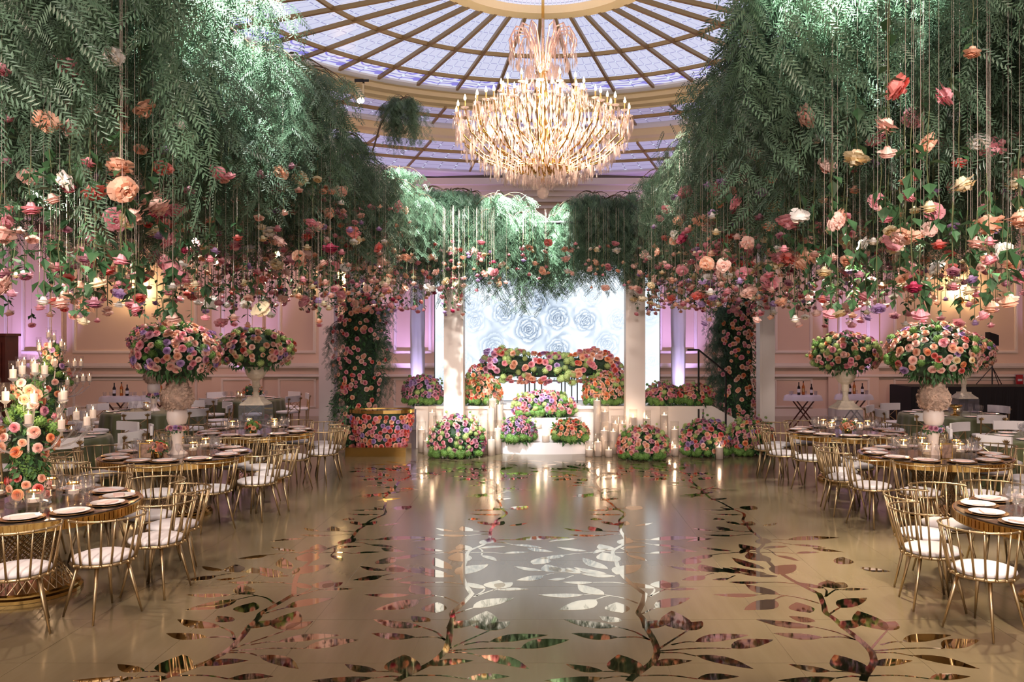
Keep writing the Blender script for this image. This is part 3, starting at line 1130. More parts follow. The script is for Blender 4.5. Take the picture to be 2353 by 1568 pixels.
add_cands(190, lambda y: (-2.95, -2.25), (8.5, 14.6), (2.65, 4.15), 'left', 1.0)
add_cands(230, lambda y: (1.62, 2.4), (7.5, 14.6), (2.65, 4.15), 'right', 1.0)
cands.sort(key=lambda c: c[0].y)
chosen, spots = [], []
for p, zone in cands:                                          # keep blooms from sitting inside each other
    if all((p - q).length > .11 for q in spots[-60:]):
        spots.append(p)
        chosen.append((p, zone))
COLN = {'pink': 'pink', 'coral': 'coral', 'blush': 'blush', 'peach': 'peach', 'cream': 'cream', 'white': 'white', 'lavender': 'lavender', 'mauve': 'mauve pink', 'magenta': 'deep magenta'}
rest_b = {k: MB() for k in PET}
rest_s, rest_l = MB(), MB()
for k, (p, zone) in enumerate(chosen):
    col = pick(hr, PAL_HANG)
    peony = hr.random() < (.45 if p.z > 2.95 else .12) and col in ('pink', 'coral', 'blush', 'peach', 'white', 'cream', 'magenta')
    size = hr.uniform(.062, .095) if peony else hr.uniform(.040, .058)
    if p.y > 11:
        size *= .92
    tilt = hr.uniform(0, .55) if not peony else hr.uniform(0, 1.3)
    ta = hr.uniform(0, 2 * PI)
    d = Vector((math.sin(tilt) * math.cos(ta), math.sin(tilt) * math.sin(ta) - (.2 if peony else .05), -math.cos(tilt))).normalized()
    rz = hr.uniform(0, 6)
    sl, sme = hr.choice(STEMS)
    if k < 300:
        kind = 'peony' if peony else 'rose'
        name = 'hanging_peony' if peony else 'hanging_rose'
        hw = 'high up' if p.z > 3.5 else ('low' if p.z < 2.8 else 'midway')
        xr = abs(p.x)
        sw = 'outer' if xr > 4.3 else ('inner' if xr < 3.1 else 'middle')
        nw = 'nearest' if p.y < 6.3 else ('near' if p.y < 7.8 else 'further back')
        bw = 'large ' if (peony and size > .08) else ('small ' if size < .044 else '')
        lab = f'{bw}{COLN[col]} {kind} hanging {hw}, {nw}, {sw} side of the {zone} canopy'
        t = thing(name, lab, 'flower', p, 0, f'{COLN[col]} {kind} blooms hanging under the {zone} canopy')
        ob('bloom', hr.choice((PEONY if peony else ROSE)[col]), t, (0, 0, 0), facing(d, rz), size)
        ob('stem', sme, t, (0, 0, 0))
        top = 4.85 - p.z - sl
        if top > .05:
            ob('string', STR_ME, t, (0, 0, sl), None, (.75, .75, top) if p.y < 7 else (1, 1, top))
        for j in range(hr.randint(4, 7) if p.z < 3.1 else hr.randint(2, 4)):
            ob('leaf', hr.choice((LEAF_ME, LEAF_ME2)), t, (0, 0, hr.uniform(.015, sl * .75)), (0, hr.uniform(-.3, .5), hr.uniform(0, 6.28)), hr.uniform(.9, 1.6))
    else:
        me = hr.choice((PEONY if peony else ROSE)[col])
        M = Matrix.Translation(p) @ facing(d, rz).to_matrix().to_4x4() @ Matrix.Scale(size, 4)
        if me.name not in globals().setdefault('_cache', {}):
            n = len(me.vertices)
            arr = np.empty(n * 3)
            me.vertices.foreach_get('co', arr)
            _cache[me.name] = (arr.reshape(-1, 3), [tuple(f.vertices) for f in me.polygons], [f.material_index for f in me.polygons])
        vv, ff, mm = _cache[me.name]
        Mn = np.array(M)
        rest_b[col].add([tuple(r) for r in (vv @ Mn[:3, :3].T + Mn[:3, 3])], ff)
        rest_b[col].m[-len(mm):] = mm
        rest_s.tube([tuple(p), tuple(p + Vector((0, 0, sl)))], .004, 3, cap=False)
        rest_s.tube([tuple(p + Vector((0, 0, sl))), (p.x, p.y, 4.55)], .0012, 3, 1, cap=False)
        for j in range(hr.randint(3, 5)):
            a = hr.uniform(0, 6.28)
            rest_l.leaf(tuple(p + Vector((0, 0, hr.uniform(.01, sl * .9)))), (math.cos(a), math.sin(a), hr.uniform(-1.2, .1)), (0, 0, 1), hr.uniform(.06, .1), hr.uniform(.035, .055))
rest = thing('hanging_flower_field', 'many small distant hanging roses and leaves at the back of the canopies', 'flowers', (0, 13, 2.6))
rest['kind'] = 'stuff'
for k, mb in rest_b.items():
    if mb.v:
        ob(f'{k}_blooms', mb.mesh(f'{k}_blooms', [PET[k], DEEP[k]]), rest, (0, -13, -2.6), kind='stuff')
ob('stems_and_strings', rest_s.mesh('stems', [M_STEM, M_STRING]), rest, (0, -13, -2.6), kind='stuff')
ob('leaves', rest_l.mesh('leaves', M_LEAF), rest, (0, -13, -2.6), kind='stuff')

# ================================================================== FURNITURE
M_GTOP = mat('smoked_mirror_top', lin(122, 108, 96), 0.06, 0.85)


# ---- gold spindle-back chair, facing +Y
def arc(r, z, a0, a1, n, cy=0.0):
    return [(r * math.sin(a0 + (a1 - a0) * i / n), cy - r * math.cos(a0 + (a1 - a0) * i / n), z) for i in range(n + 1)]


SEAT_R = .225
mb = MB().lathe([(.18, .425), (.228, .425), (.238, .437), (.228, .45), (.18, .45)], 24)
ME_SEATRING = mb.mesh('seat_frame', M_GOLD, True)
mb = MB().lathe([(.05, .446), (.212, .446), (.226, .462), (.218, .482), (.17, .498), (.05, .503), (.01, .503)], 24)
ME_CUSH = mb.mesh('seat_cushion', M_CUSH, True)
RAILA = math.radians(98)
mb = MB().tube(arc(.285, .80, -RAILA, RAILA, 18, -.045), .0085, 7)
ME_RAIL = mb.mesh('top_rail', M_GOLD, True)
ME_SPIN = []
NSP = 11
for i in range(NSP):
    a = -RAILA * .97 + 2 * RAILA * .97 * i / (NSP - 1)
    p0 = Vector((.236 * math.sin(a * .93), -.236 * math.cos(a * .93), .44))
    p1 = Vector((.285 * math.sin(a), -.045 - .285 * math.cos(a), .80))
    mb = MB().tube([tuple(p0), tuple(p0.lerp(p1, .5)), tuple(p1)], [.0095, .0085, .0065], 6)
    mb.ball(tuple(p1), .0125, 6, 4)
    mb.ball(tuple(p0), .0145, 6, 4)
    ME_SPIN.append(mb.mesh('spindle', M_GOLD, True))
ME_CLEG = []
for a in (45, 135, 225, 315):
    a = math.radians(a)
    p0 = (.175 * math.cos(a), .175 * math.sin(a), .43)
    p1 = (.285 * math.cos(a), .285 * math.sin(a), 0.004)
    ME_CLEG.append(MB().tube([p0, p1], [.0165, .0085], 8).mesh('leg', M_GOLD, True))


def gold_chair(x, y, rz, label, group):
    t = thing('spindle_chair', label, 'chair', (x, y, 0.002), rz, group)
    ob('seat_frame', ME_SEATRING, t)
    ob('seat_cushion', ME_CUSH, t, label='white padded seat')
    ob('top_rail', ME_RAIL, t)
    for m in ME_SPIN:
        ob('spindle', m, t)
    for m in ME_CLEG:
        ob('leg', m, t)
    return t


# ---- white cross-back chair, facing +Y
mb = MB()
pad = []
for k in range(9):
    u = -1 + 2 * k / 8
    xx = .25 * u
    yy = -.215 - .03 * (1 - u * u) + .03
    for (dy, z) in ((-.017, .715), (-.017, .86), (.017, .86), (.017, .715)):
        pad.append((xx, yy + dy, z))
fs = []
for k in range(8):
    for j in range(4):
        fs.append((k * 4 + j, k * 4 + (j + 1) % 4, k * 4 + 4 + (j + 1) % 4, k * 4 + 4 + j))
fs += [(0, 1, 2, 3), (35, 34, 33, 32)]
mb.add(pad, fs)
ME_PAD = mb.mesh('back_pad', M_CUSH)
mb = MB()
ring = []
for z, g in ((.445, .96), (.46, 1), (.485, 1), (.497, .93)):
    for i in range(20):
        a = 2 * PI * i / 20
        c, s = math.cos(a), math.sin(a)
        q = (abs(c) ** 4 + abs(s) ** 4) ** -.25
        ring.append((.225 * g * q * c, .225 * g * q * s, z))
fs = [(k * 20 + i, k * 20 + (i + 1) % 20, k * 20 + 20 + (i + 1) % 20, k * 20 + 20 + i) for k in range(3) for i in range(20)]
fs += [tuple(range(60, 80)), tuple(reversed(range(20)))]
ME_WSEAT = mb.add(ring, fs).mesh('seat_cushion', M_CUSH)
M_GOLDA = mat('antique_gold', lin(176, 146, 104), 0.35, 0.9)
ME_POST = MB().tube([(0, 0, .44), (0, -.03, .79)], .013, 6).mesh('post', M_GOLDA)
fin = MB()
for k in range(5):
    a = (k - 2) * .42
    fin.leaf((0, 0, 0), (math.sin(a), 0, math.cos(a)), (0, 1, 0), .075, .024)
    fin.leaf((0, -.004, 0), (math.sin(a), -.25, math.cos(a)), (0, 1, 0), .06, .02)
ME_FIN = fin.mesh('finial', M_GOLDA)
ME_CROSS = MB().tube([(-.19, -.225, .72), (.19, -.205, .47)], .007, 5).tube([(.19, -.225, .72), (-.19, -.205, .47)], .007, 5).mesh('cross_bar', M_GOLDA)
ro = MB()
for k in range(8):
    a = k * PI / 4
    ro.leaf((0, 0, 0), (math.cos(a), -.2, math.sin(a)), (0, -1, 0), .034, .018)
ME_MED = ro.mesh('rosette', M_GOLDA)
ME_WLEG = MB().tube([(0, 0, .45), (0, 0, .003)], [.016, .011], 6).mesh('leg', M_GOLDA)


def white_chair(x, y, rz, label, group):
    t = thing('cross_back_chair', label, 'chair', (x, y, 0.0), rz, group)
    ob('seat_cushion', ME_WSEAT, t)
    ob('back_pad', ME_PAD, t)
    for s in (-1, 1):
        p = ob('post', ME_POST, t, (s * .2, -.205, 0))
        ob('finial', ME_FIN, p, (0, -.035, .765))
    ob('cross_bar', ME_CROSS, t)
    ob('rosette', ME_MED, t, (0, -.226, .6))
    for sx in (-1, 1):
        for sy in (-1, 1):
            ob('leg', ME_WLEG, t, (sx * .19, sy * .19, 0))
    return t


# ---- round gold table with a wire hourglass base
TR = .90
ME_TTOP = MB().lathe([(.02, .742), (TR - .03, .742), (TR - .012, .748), (TR - .012, .757), (TR - .02, .76), (.02, .76)], 56).mesh('table_top', M_GTOP)
rim = MB().lathe([(TR - .02, .675), (TR, .675), (TR, .752), (TR - .02, .752), (TR - .02, .675)], 56, cap=False)
for k in range(120):
    a = 2 * PI * k / 120
    c, s = math.cos(a), math.sin(a)
    r = TR + .004
    dx, dy = -s * .006, c * .006
    rim.add([(r * c + dx, r * s + dy, .684), (r * c - dx, r * s - dy, .684), (r * c - dx, r * s - dy, .742), (r * c + dx, r * s + dy, .742)], [(0, 1, 2, 3)])
ME_TRIM = rim.mesh('rim', M_GOLDD)
ME_TBASE = MB().lathe([(.02, .002), (.42, .002), (.42, .03), (.40, .045), (.40, .06), (.37, .07), (.02, .07)], 40).mesh('base', M_GOLDD)
wire = MB()
for sg in (-1, 1):
    for k in range(30):
        a = 2 * PI * k / 30
        tw = sg * 1.9
        pts = []
        for i in range(2):
            t = i
            pts.append(((.36) * math.cos(a + tw * t), .36 * math.sin(a + tw * t), .06 + .62 * t))
        wire.tube(pts, .0045, 4, cap=False)
ME_WIRE = wire.mesh('wire_cage', M_GOLD)

# ---- tableware
gl = MB().lathe([(.034, 0), (.034, .004), (.008, .012), (.006, .07), (.012, .082), (.033, .11), (.039, .14), (.037, .185)], 10, cap=False)
ME_GOB = gl.mesh('goblet', M_GLASS)
ME_FLUTE = MB().lathe([(.03, 0), (.03, .004), (.006, .012), (.006, .08), (.02, .1), (.028, .14), (.026, .215)], 10, cap=False).mesh('flute', M_GLASS)
ME_TUMB = MB().lathe([(.02, 0.003), (.034, .0), (.04, .045), (.043, .095), (.04, .095), (.035, .01)], 10, cap=False).mesh('tumbler', M_GLASS)
ME_CHG = MB().lathe([(.01, 0), (.12, 0), (.165, .012), (.165, .016), (.12, .006), (.01, .006)], 28).mesh('charger', M_CHARGER)
ME_PLT = MB().lathe([(.01, 0), (.085, 0), (.135, .016), (.136, .019), (.085, .006), (.01, .006)], 28).mesh('plate', M_PLATE)
nap = MB()
nap.add([(-.085, -.035, 0), (.085, -.045, 0), (.085, .045, 0), (-.085, .035, 0), (-.085, -.035, .014), (.085, -.045, .014), (.085, .045, .014), (-.085, .035, .014)],
        [(3, 2, 1, 0), (4, 5, 6, 7), (0, 1, 5, 4), (1, 2, 6, 5), (2, 3, 7, 6), (3, 0, 4, 7)])
ME_NAP = nap.mesh('napkin', M_NAP)

ME_FLM = MB().lathe([(.001, 0), (.006, .008), (.0065, .014), (.003, .03), (.0006, .042)], 7, cap=False).mesh('flame', M_FLAME, True)
ME_VOT = MB().lathe([(.01, .002), (.052, .002), (.056, .012), (.056, .13), (.052, .145), (.052, .16), (.047, .16)], 14, cap=False).mesh('glass', M_CYL, True)
ME_VRIM = MB().lathe([(.050, .156), (.0545, .156), (.0545, .168), (.050, .168), (.05, .156)], 14, cap=False).mesh('gold_rim', M_GOLDD)
ME_VWAX = MB().lathe([(.01, .07), (.044, .07), (.044, .1), (.02, .098), (.004, .098)], 12).mesh('floating_candle', M_WAX)
ME_VWAT = MB().lathe([(.01, .006), (.049, .006), (.049, .072), (.01, .072)], 12).mesh('water', glass('candle_water', (.9, .86, .76, 1), .05, .2))

TABLES = [('nearest left gold table', -4.5, 7.2), ('middle left gold table', -4.63, 10.4), ('far left gold table', -4.55, 13.0),
          ('far right gold table', 4.7, 12.95), ('middle right gold table', 4.86, 10.35), ('nearest right gold table', 4.32, 6.75)]
PHASE = [-62, -15, -45, -15, -30, 150]
DIRN = {0: 'right', 30: 'right rear', 60: 'rear right', 90: 'rear', 120: 'rear left', 150: 'left rear', 180: 'left', 210: 'left front', 240: 'front left', 270: 'front', 300: 'front right', 330: 'right front'}


def side_word(deg):
    d = int(math.floor(deg / 30.0 + 0.5 + 1e-6)) % 12 * 30
    return DIRN[d]


tr = random.Random(5)
TZ = .7601


def votive(x, y, z, tname, seed_i, lit=True):
    t = thing('votive_candle', f'gold-rimmed lit votive, {side_word(seed_i)} of the centrepiece on the {tname}', 'candle', (x, y, z), 0, f'votive candles on the {tname}')
    ob('glass', ME_VOT, t)
    ob('gold_rim', ME_VRIM, t)
    ob('floating_candle', ME_VWAX, t)
    ob('water', ME_VWAT, t)
    ob('flame', ME_FLM, t, (0, 0, .102), None, 1.1)
    if lit:
        light('POINT', 'votive_glow', (x, y, z + .15), .45, WARM, .02)
    return t


for ti, (tname, tx, ty) in enumerate(TABLES):
    t = thing('round_table', f'round smoked-glass topped table with gold wire cage base, the {tname}', 'table', (tx, ty, 0.002), 0, 'round gold dining tables')
    ob('table_top', ME_TTOP, t)
    ob('rim', ME_TRIM, t)
    ob('wire_cage', ME_WIRE, t)
    ob('base', ME_TBASE, t)
    used_w = {}
    for k in range(12):
        deg0 = PHASE[ti] + 30 * k
        deg = deg0 + tr.uniform(-3, 3)
        a = math.radians(deg)
        rr = 1.12 + tr.uniform(-.03, .04)
        cx, cy = tx + rr * math.cos(a), ty + rr * math.sin(a)
        seen = in_view(Vector((cx, cy, .5)), 60, 200)
        if seen:
            gold_chair(cx, cy, a + PI / 2 + tr.uniform(-.1, .1), f'gold spindle-back chair with white seat, {side_word(deg0)} seat of the {tname}', f'gold spindle chairs around the {tname}')
        px, py = tx + .70 * math.cos(a), ty + .70 * math.sin(a)
        if not in_view(Vector((px, py, .78)), 30, 100):
            continue
        sw = side_word(deg0)
        tag(ob('charger_plate', ME_CHG, None, (px, py, TZ)), f'gold charger plate, {sw} place of the {tname}', 'plate', f'gold chargers on the {tname}')
        tag(ob('dinner_plate', ME_PLT, None, (px, py, TZ + .0065)), f'white dinner plate, {sw} place of the {tname}', 'plate', f'white plates on the {tname}')
        tag(ob('napkin', ME_NAP, None, (px, py, TZ + .0135), (0, 0, a + PI / 2 + tr.uniform(-.2, .2))), f'folded blush napkin, {sw} place of the {tname}', 'napkin', f'blush napkins on the {tname}')
        for (dr, da, me, nm, word, sc) in ((.49, 13, ME_GOB, 'goblet', 'cut crystal goblet', 1), (.47, 2, ME_FLUTE, 'champagne_flute', 'slim crystal champagne flute', 1), (.44, -9, ME_GOB, 'wine_glass', 'wide crystal wine glass', (1.15, 1.15, .92))):
            b = math.radians(deg + da)
            gx, gy = tx + dr * math.cos(b), ty + dr * math.sin(b)
            tag(ob(nm, me, None, (gx, gy, TZ), (0, 0, tr.uniform(0, 6)), sc), f'{word}, {sw} place of the {tname}', 'glass', f'{word}s on the {tname}')
    for k in range(5):
        a = math.radians(72 * k + 20 + 17 * ti)
        rv = .345
        votive(tx + rv * math.cos(a), ty + rv * math.sin(a), TZ, tname, math.degrees(a))

# ---- tables under olive cloths with white cross-back chairs
CLOTHS = [('near left olive table', -7.35, 12.3, .8), ('middle left olive table', -8.0, 16.9, .95), ('far left olive table', -7.4, 20.4, .92),
          ('far right olive table', 7.95, 16.2, .95), ('near right olive table', 7.55, 12.2, .9)]


def cloth_mesh(r):
    def wob(a, k):
        return 1 + (0 if k < 3 else (.012 * (k - 2) * math.sin(22 * a) + .008 * (k - 2) * math.sin(13 * a + 1)))
    prof = [(.02, .752), (r - .04, .752), (r, .746), (r + .012, .70), (r + .03, .45), (r + .05, .2), (r + .07, .004)]
    return MB().lathe(prof, 132, cap=False, wob=wob).mesh('tablecloth', M_CLOTH, True)


ME_BT = MB().lathe([(.02, .70), (.74, .70), (.74, .735), (.02, .735)], 32).mesh('table_top', M_WOOD)
ME_BL = MB().lathe([(.3, .002), (.3, .04), (.06, .07), (.05, .68), (.2, .70)], 16).mesh('pedestal', M_WOOD)
for ci, (tname, tx, ty, cr) in enumerate(CLOTHS):
    t = thing('banquet_table', f'round banquet table under olive green cloth, the {tname}', 'table', (tx, ty, 0), 0, 'cloth-covered banquet tables')
    ob('table_top', ME_BT, t)
    ob('pedestal', ME_BL, t)
    tag(ob('tablecloth', cloth_mesh(cr), None, (tx, ty, 0)), f'floor-length olive green tablecloth on the {tname}', 'tablecloth', 'olive green tablecloths')
    for k in range(9):
        deg = -90 + 40 * k + 14 * ci + tr.uniform(-4, 4)
        a = math.radians(deg)
        cx, cy = tx + (cr + .36) * math.cos(a), ty + (cr + .36) * math.sin(a)
        if in_view(Vector((cx, cy, .5)), 50, 100):
            white_chair(cx, cy, a + PI / 2 + tr.uniform(-.12, .12), f'white padded cross-back chair, {side_word(deg)} seat of the {tname}', f'white cross-back chairs around the {tname}')
        px, py = tx + (cr - .2) * math.cos(a), ty + (cr - .2) * math.sin(a)
        if not in_view(Vector((px, py, .78)), 20, 100):
            continue
        sw = side_word(deg)
        tag(ob('dinner_plate', ME_PLT, None, (px, py, .7525)), f'white dinner plate at the {sw} place of the {tname}', 'plate', f'white plates on the {tname}')
        tag(ob('napkin', ME_NAP, None, (px, py, .7595), (0, 0, a + PI / 2)), f'folded napkin at the {sw} place of the {tname}', 'napkin', f'napkins on the {tname}')
        for dr, da, sd in ((.42, 12, 'first'), (.44, -6, 'second')):
            b = math.radians(deg + da)
            tag(ob('goblet', ME_GOB, None, (tx + (cr - dr) * math.cos(b), ty + (cr - dr) * math.sin(b), .7525)), f'{sd} crystal goblet at the {sw} place of the {tname}', 'glass', f'goblets on the {tname}')
    for k in range(3):
        a = math.radians(120 * k + 30)
        votive(tx + .26 * math.cos(a), ty + .26 * math.sin(a), .7525, tname, math.degrees(a), False)

# ================================================================== CENTREPIECES
cr_ = random.Random(21)
ME_URN = MB().lathe([(.06, .40), (.055, .30), (.06, .28), (.045, .26), (.04, .2), (.055, .14), (.06, .12)], 20, cap=False)
ME_URN.lathe([(.06, .38), (.11, .42), (.15, .48), (.165, .56), (.165, .6), (.18, .61), (.18, .64), (.15, .64)], 22)
for (s0, s1, z0, z1) in ((.19, .19, 0, .02), (.19, .15, .02, .05), (.15, .10, .05, .1), (.10, .10, .1, .125)):
    ME_URN.add([(sx * s0, sy * s0, z0) for sx, sy in ((-1, -1), (1, -1), (1, 1), (-1, 1))] + [(sx * s1, sy * s1, z1) for sx, sy in ((-1, -1), (1, -1), (1, 1), (-1, 1))],
               [(3, 2, 1, 0), (4, 5, 6, 7), (0, 1, 5, 4), (1, 2, 6, 5), (2, 3, 7, 6), (3, 0, 4, 7)])
ME_URN = ME_URN.mesh('stone_urn', M_STONE)


def urn_centrepiece(x, y, z, rad, n, label, pal=PAL_T, size=.046, green=.2, seed=1):
    rnd = random.Random(seed)
    t = thing('urn_centrepiece', label, 'flower arrangement', (x, y, z), 0, 'urn centrepieces of roses')
    ob('stone_urn', ME_URN, t, label='cream carved stone urn')
    c = (0, 0, .62 + rad[2] * .72)
    ob('foliage', foliage_mesh(rnd, rad, 420, .085, .04, -.95, 1, droop=.4), t, c, kind='stuff')
    flowers_on(t, rnd, c, rad, int(n * 1.25), size, pal, -.62, .97, green, True)
    for k in range(10):
        a = rnd.uniform(0, 6.28)
        d = Vector((math.cos(a), math.sin(a), rnd.uniform(-.2, .9))).normalized()
        p = Vector(c) + Vector((d.x * rad[0], d.y * rad[1], d.z * rad[2])) * rnd.uniform(1.08, 1.22)
        ob('hydrangea_head', rnd.choice(PUFFP), t, p, facing(d), rnd.uniform(.026, .036))
    return t


def acrylic(x, y, z, h, label, s=.2):
    t = thing('acrylic_riser', label, 'stand', (x, y, z), 0, 'clear acrylic risers')
    for k in range(4):
        a = k * PI / 2
        ob('panel', MB().box((-s, -s - .003, .003), (s, -s + .003, h - .008)).mesh('panel', M_ACRYL), t, (0, 0, 0), (0, 0, a))
    ob('lid', MB().box((-s - .003, -s - .003, h - .008), (s + .003, s + .003, h)).mesh('lid', M_ACRYL), t)


def tall_vase(x, y, z, rad, n, label, pal, seed, zc=1.27, size=.047):
    """slender white vase with a ring of roses, a ball of dried hydrangea and a great round bouquet"""
    rnd = random.Random(seed)
    t = thing('tall_vase_centrepiece', label, 'flower arrangement', (x, y, z), 0, 'tall vase centrepieces of roses')
    ob('vase_foot', MB().lathe([(.13, 0), (.12, .012), (.07, .05), (.055, .12), (.06, .2), (.075, .27), (.08, .3)], 20).mesh('vase_foot', M_VASE, True), t)
    ring = ob('flower_ring', foliage_mesh(rnd, (.12, .12, .05), 60, .05, .03, -.9, .9, core=.8), t, (0, 0, .32), kind='stuff')
    for k in range(14):
        a = 2 * PI * k / 14
        d = Vector((math.cos(a), math.sin(a), rnd.uniform(-.2, .6))).normalized()
        ob('rose', rnd.choice(ROSE[rnd.choice(('mauve', 'blush', 'lavender'))]), t, Vector((0, 0, .32)) + Vector((d.x * .095, d.y * .095, d.z * .03)), facing(d), .036)
    ob('vase_body', MB().lathe([(.06, .34), (.105, .38), (.125, .45), (.12, .53), (.09, .58)], 22).mesh('vase_body', M_VASE, True), t)
    ball = MB()
    ball.lathe([(.06, .55), (.13, .58), (.17, .64), (.185, .70), (.165, .78), (.12, .84), (.1, .9), (.105, .98), (.12, 1.0)], 16)
    for k in range(520):
        zt = .56 + .44 * (k + .5) / 520
        rr = np.interp(zt, [.55, .58, .64, .70, .78, .84, .9, .98, 1.0], [.06, .13, .17, .185, .165, .12, .1, .105, .12])
        a = k * 2.39996
        d = Vector((math.cos(a), math.sin(a), rnd.uniform(-.5, .5)))
        p = Vector((math.cos(a) * rr, math.sin(a) * rr, zt))
        u = Vector((-math.sin(a), math.cos(a), 0)) + Vector((rnd.uniform(-.6, .6), rnd.uniform(-.6, .6), rnd.uniform(-1, 1)))
        ball.leaf(p, u + d * .6, d, .045, .04)
    ob('dried_hydrangea_ball', ball.mesh('dried_hydrangea_ball', M_DRIED), t, kind='stuff')
    c = (0, 0, zc)
    ob('foliage', foliage_mesh(rnd, rad, 620, .10, .042, -1, 1, droop=.5), t, c, kind='stuff')
    for k in range(90):                                   # hanging collar of greenery
        pass
    flowers_on(t, rnd, c, rad, int(n * 1.3), size * 1.04, pal, -.55, .97, .10)
    return t


TBZ = .7605
tall_vase(-4.63, 10.4, TBZ, (.50, .48, .36), 190, 'tall white vase with dried hydrangea ball and huge pink rose bouquet, left tables', PAL_PINK, 3)
tall_vase(4.86, 10.35, TBZ, (.53, .5, .37), 150, 'tall white vase with dried hydrangea ball and huge peach rose bouquet, right tables', PAL_T, 4)
acrylic(-4.55, 13.0, TBZ, .42, 'clear acrylic riser under the stone urn on the far left gold table')
urn_centrepiece(-4.55, 13.0, TBZ + .42, (.56, .5, .33), 170, 'stone urn of peach roses and pale hydrangea on the far left gold table', seed=5)
acrylic(4.7, 12.95, TBZ, .36, 'clear acrylic riser under the stone urn on the far right gold table')
urn_centrepiece(4.7, 12.95, TBZ + .36, (.50, .46, .33), 130, 'stone urn of dusty pink roses and pale hydrangea on the far right gold table', {'blush': 2, 'peach': 4, 'mauve': 1.5, 'pink': 2, 'orange': .6}, green=.3, seed=6)
# behind: one more of each on the olive tables
tall_vase(-8.0, 16.9, .753, (.46, .44, .34), 120, 'tall vase of pale pink roses on the middle left olive table', PAL_PINK, 8, zc=1.42)
acrylic(8.25, 16.3, .753, .3, 'clear acrylic riser under the urn on the far right olive table')
urn_centrepiece(8.25, 16.3, .753 + .3, (.56, .5, .36), 130, 'stone urn of blush roses on the far right olive table behind the bouquet', seed=9)
# small low arrangements and frames on tables
for (nm, x, y, z, s) in (('far left olive table', -7.1, 20.1, .753, .24), ('middle left gold table', -4.7, 10.05, TBZ, .1), ('far left gold table', -4.45, 12.6, TBZ, .1), ('far right gold table', 4.6, 12.56, TBZ, .1)):
    rnd = random.Random(int(x * 10))
    t = thing('low_flower_arrangement', f'small low cluster of roses and greenery on the {nm}', 'flower arrangement', (x, y, z), 0, 'small table posies')
    ob('bowl', MB().lathe([(.03, 0), (s * .5, .01), (s * .62, .06), (s * .6, .08)], 14).mesh('bowl', M_GOLDD), t)
    ob('foliage', foliage_mesh(rnd, (s, s, s * .8), 90, .05, .03, -.5, 1), t, (0, 0, .06 + s * .5), kind='stuff')
    flowers_on(t, rnd, (0, 0, .06 + s * .5), (s, s, s * .8), 26, .034, PAL_PEACH, -.2, .98, .2)


# ---- crystal candelabra wrapped in flowers
M_CRY = glass('candelabra_crystal', (.96, .94, .93, 1), .30, .5, .06)
ME_HUR = MB().lathe([(.03, 0), (.034, .002), (.036, .15), (.034, .15)], 12, cap=False).mesh('hurricane_glass', M_CYL, True)
ME_TAP = MB().lathe([(.026, .0), (.027, .075), (.02, .078), (.003, .076)], 10).mesh('candle', M_WAX)
ME_CUP = MB().lathe([(.008, -.06), (.012, -.045), (.009, -.03), (.03, -.012), (.04, 0), (.036, .004), (.01, .002)], 10).mesh('cup', M_CRY)


def candelabra(x, y, z, h, label, seed, arms=((.62, .50, 12), (.80, .30, 8), (1.0, .12, 4)), trunk=(.16, .21)):
    rnd = random.Random(seed)
    t = thing('candelabra', label, 'candelabra', (x, y, z), 0, 'flower-wrapped crystal candelabra')
    ob('foot', MB().lathe([(.18, 0), (.17, .02), (.05, .05), (.03, .08)], 18).mesh('foot', M_CRY), t)
    ob('shaft', MB().lathe([(.03, .06), (.022, .3 * h), (.035, .34 * h), (.022, .4 * h), (.03, .9 * h), (.015, h)], 10).mesh('shaft', M_CRY), t)
    for (hz, rr, n) in arms:
        for k in range(n):
            a = 2 * PI * (k + rnd.uniform(-.15, .15)) / n + hz
            r2 = rr * rnd.uniform(.86, 1.06)
            tip = Vector((math.cos(a) * r2, math.sin(a) * r2, hz * h + rnd.uniform(-.03, .05)))
            arm_pts = [(math.cos(a) * r2 * u, math.sin(a) * r2 * u, hz * h - .17 - .05 * math.sin(u * PI) + (.12 * u ** 4)) for u in (0, .25, .5, .7, .85, 1)]
            ar = ob('arm', MB().tube(arm_pts, .009, 6).mesh('arm', M_CRY), t)
            cup = ob('candle_holder', ME_CUP, t, tip)
            ob('candle', ME_TAP, cup, (0, 0, .002))
            ob('hurricane_glass', ME_HUR, cup, (0, 0, .003))
            ob('flame', ME_FLM, cup, (0, 0, .08), None, .8)
    c = Vector((0, 0, h * .52))
    fol = MB()
    fr = foliage_mesh(rnd, (trunk[0], trunk[0], h * .48), 330, .07, .04, -1, 1, droop=.3, core=.8)
    ob('foliage', fr, t, c, kind='stuff')
    n = 92
    for k in range(n):
        zz = -.9 + 1.75 * (k + .5) / n
        a = k * 2.39996 * 1.0
        rw = trunk[1] * (.75 + .35 * math.sin(zz * 6 + 1)) * math.sqrt(max(.15, 1 - zz * zz * .8))
        p = c + Vector((math.cos(a) * rw, math.sin(a) * rw, zz * h * .5))
        d = Vector((math.cos(a), math.sin(a), rnd.uniform(-.2, .4))).normalized()
        if math.sin(zz * 9 + a) > .45:
            ob('hydrangea_head', rnd.choice(PUFF), t, p - d * .04, facing(d, a), rnd.uniform(.045, .066))
        else:
            ob('rose', rnd.choice(ROSE[pick(rnd, PAL_PEACH if zz < .1 else {'pink': 3, 'peach': 3, 'coral': 1.6, 'lavender': 1, 'mauve': .6, 'blush': 2})]), t, p, facing(d, a), rnd.uniform(.036, .054))
    light('POINT', 'candelabra_glow', (x + .1, y - .3, z + h * .85), 7, WARM, .12)


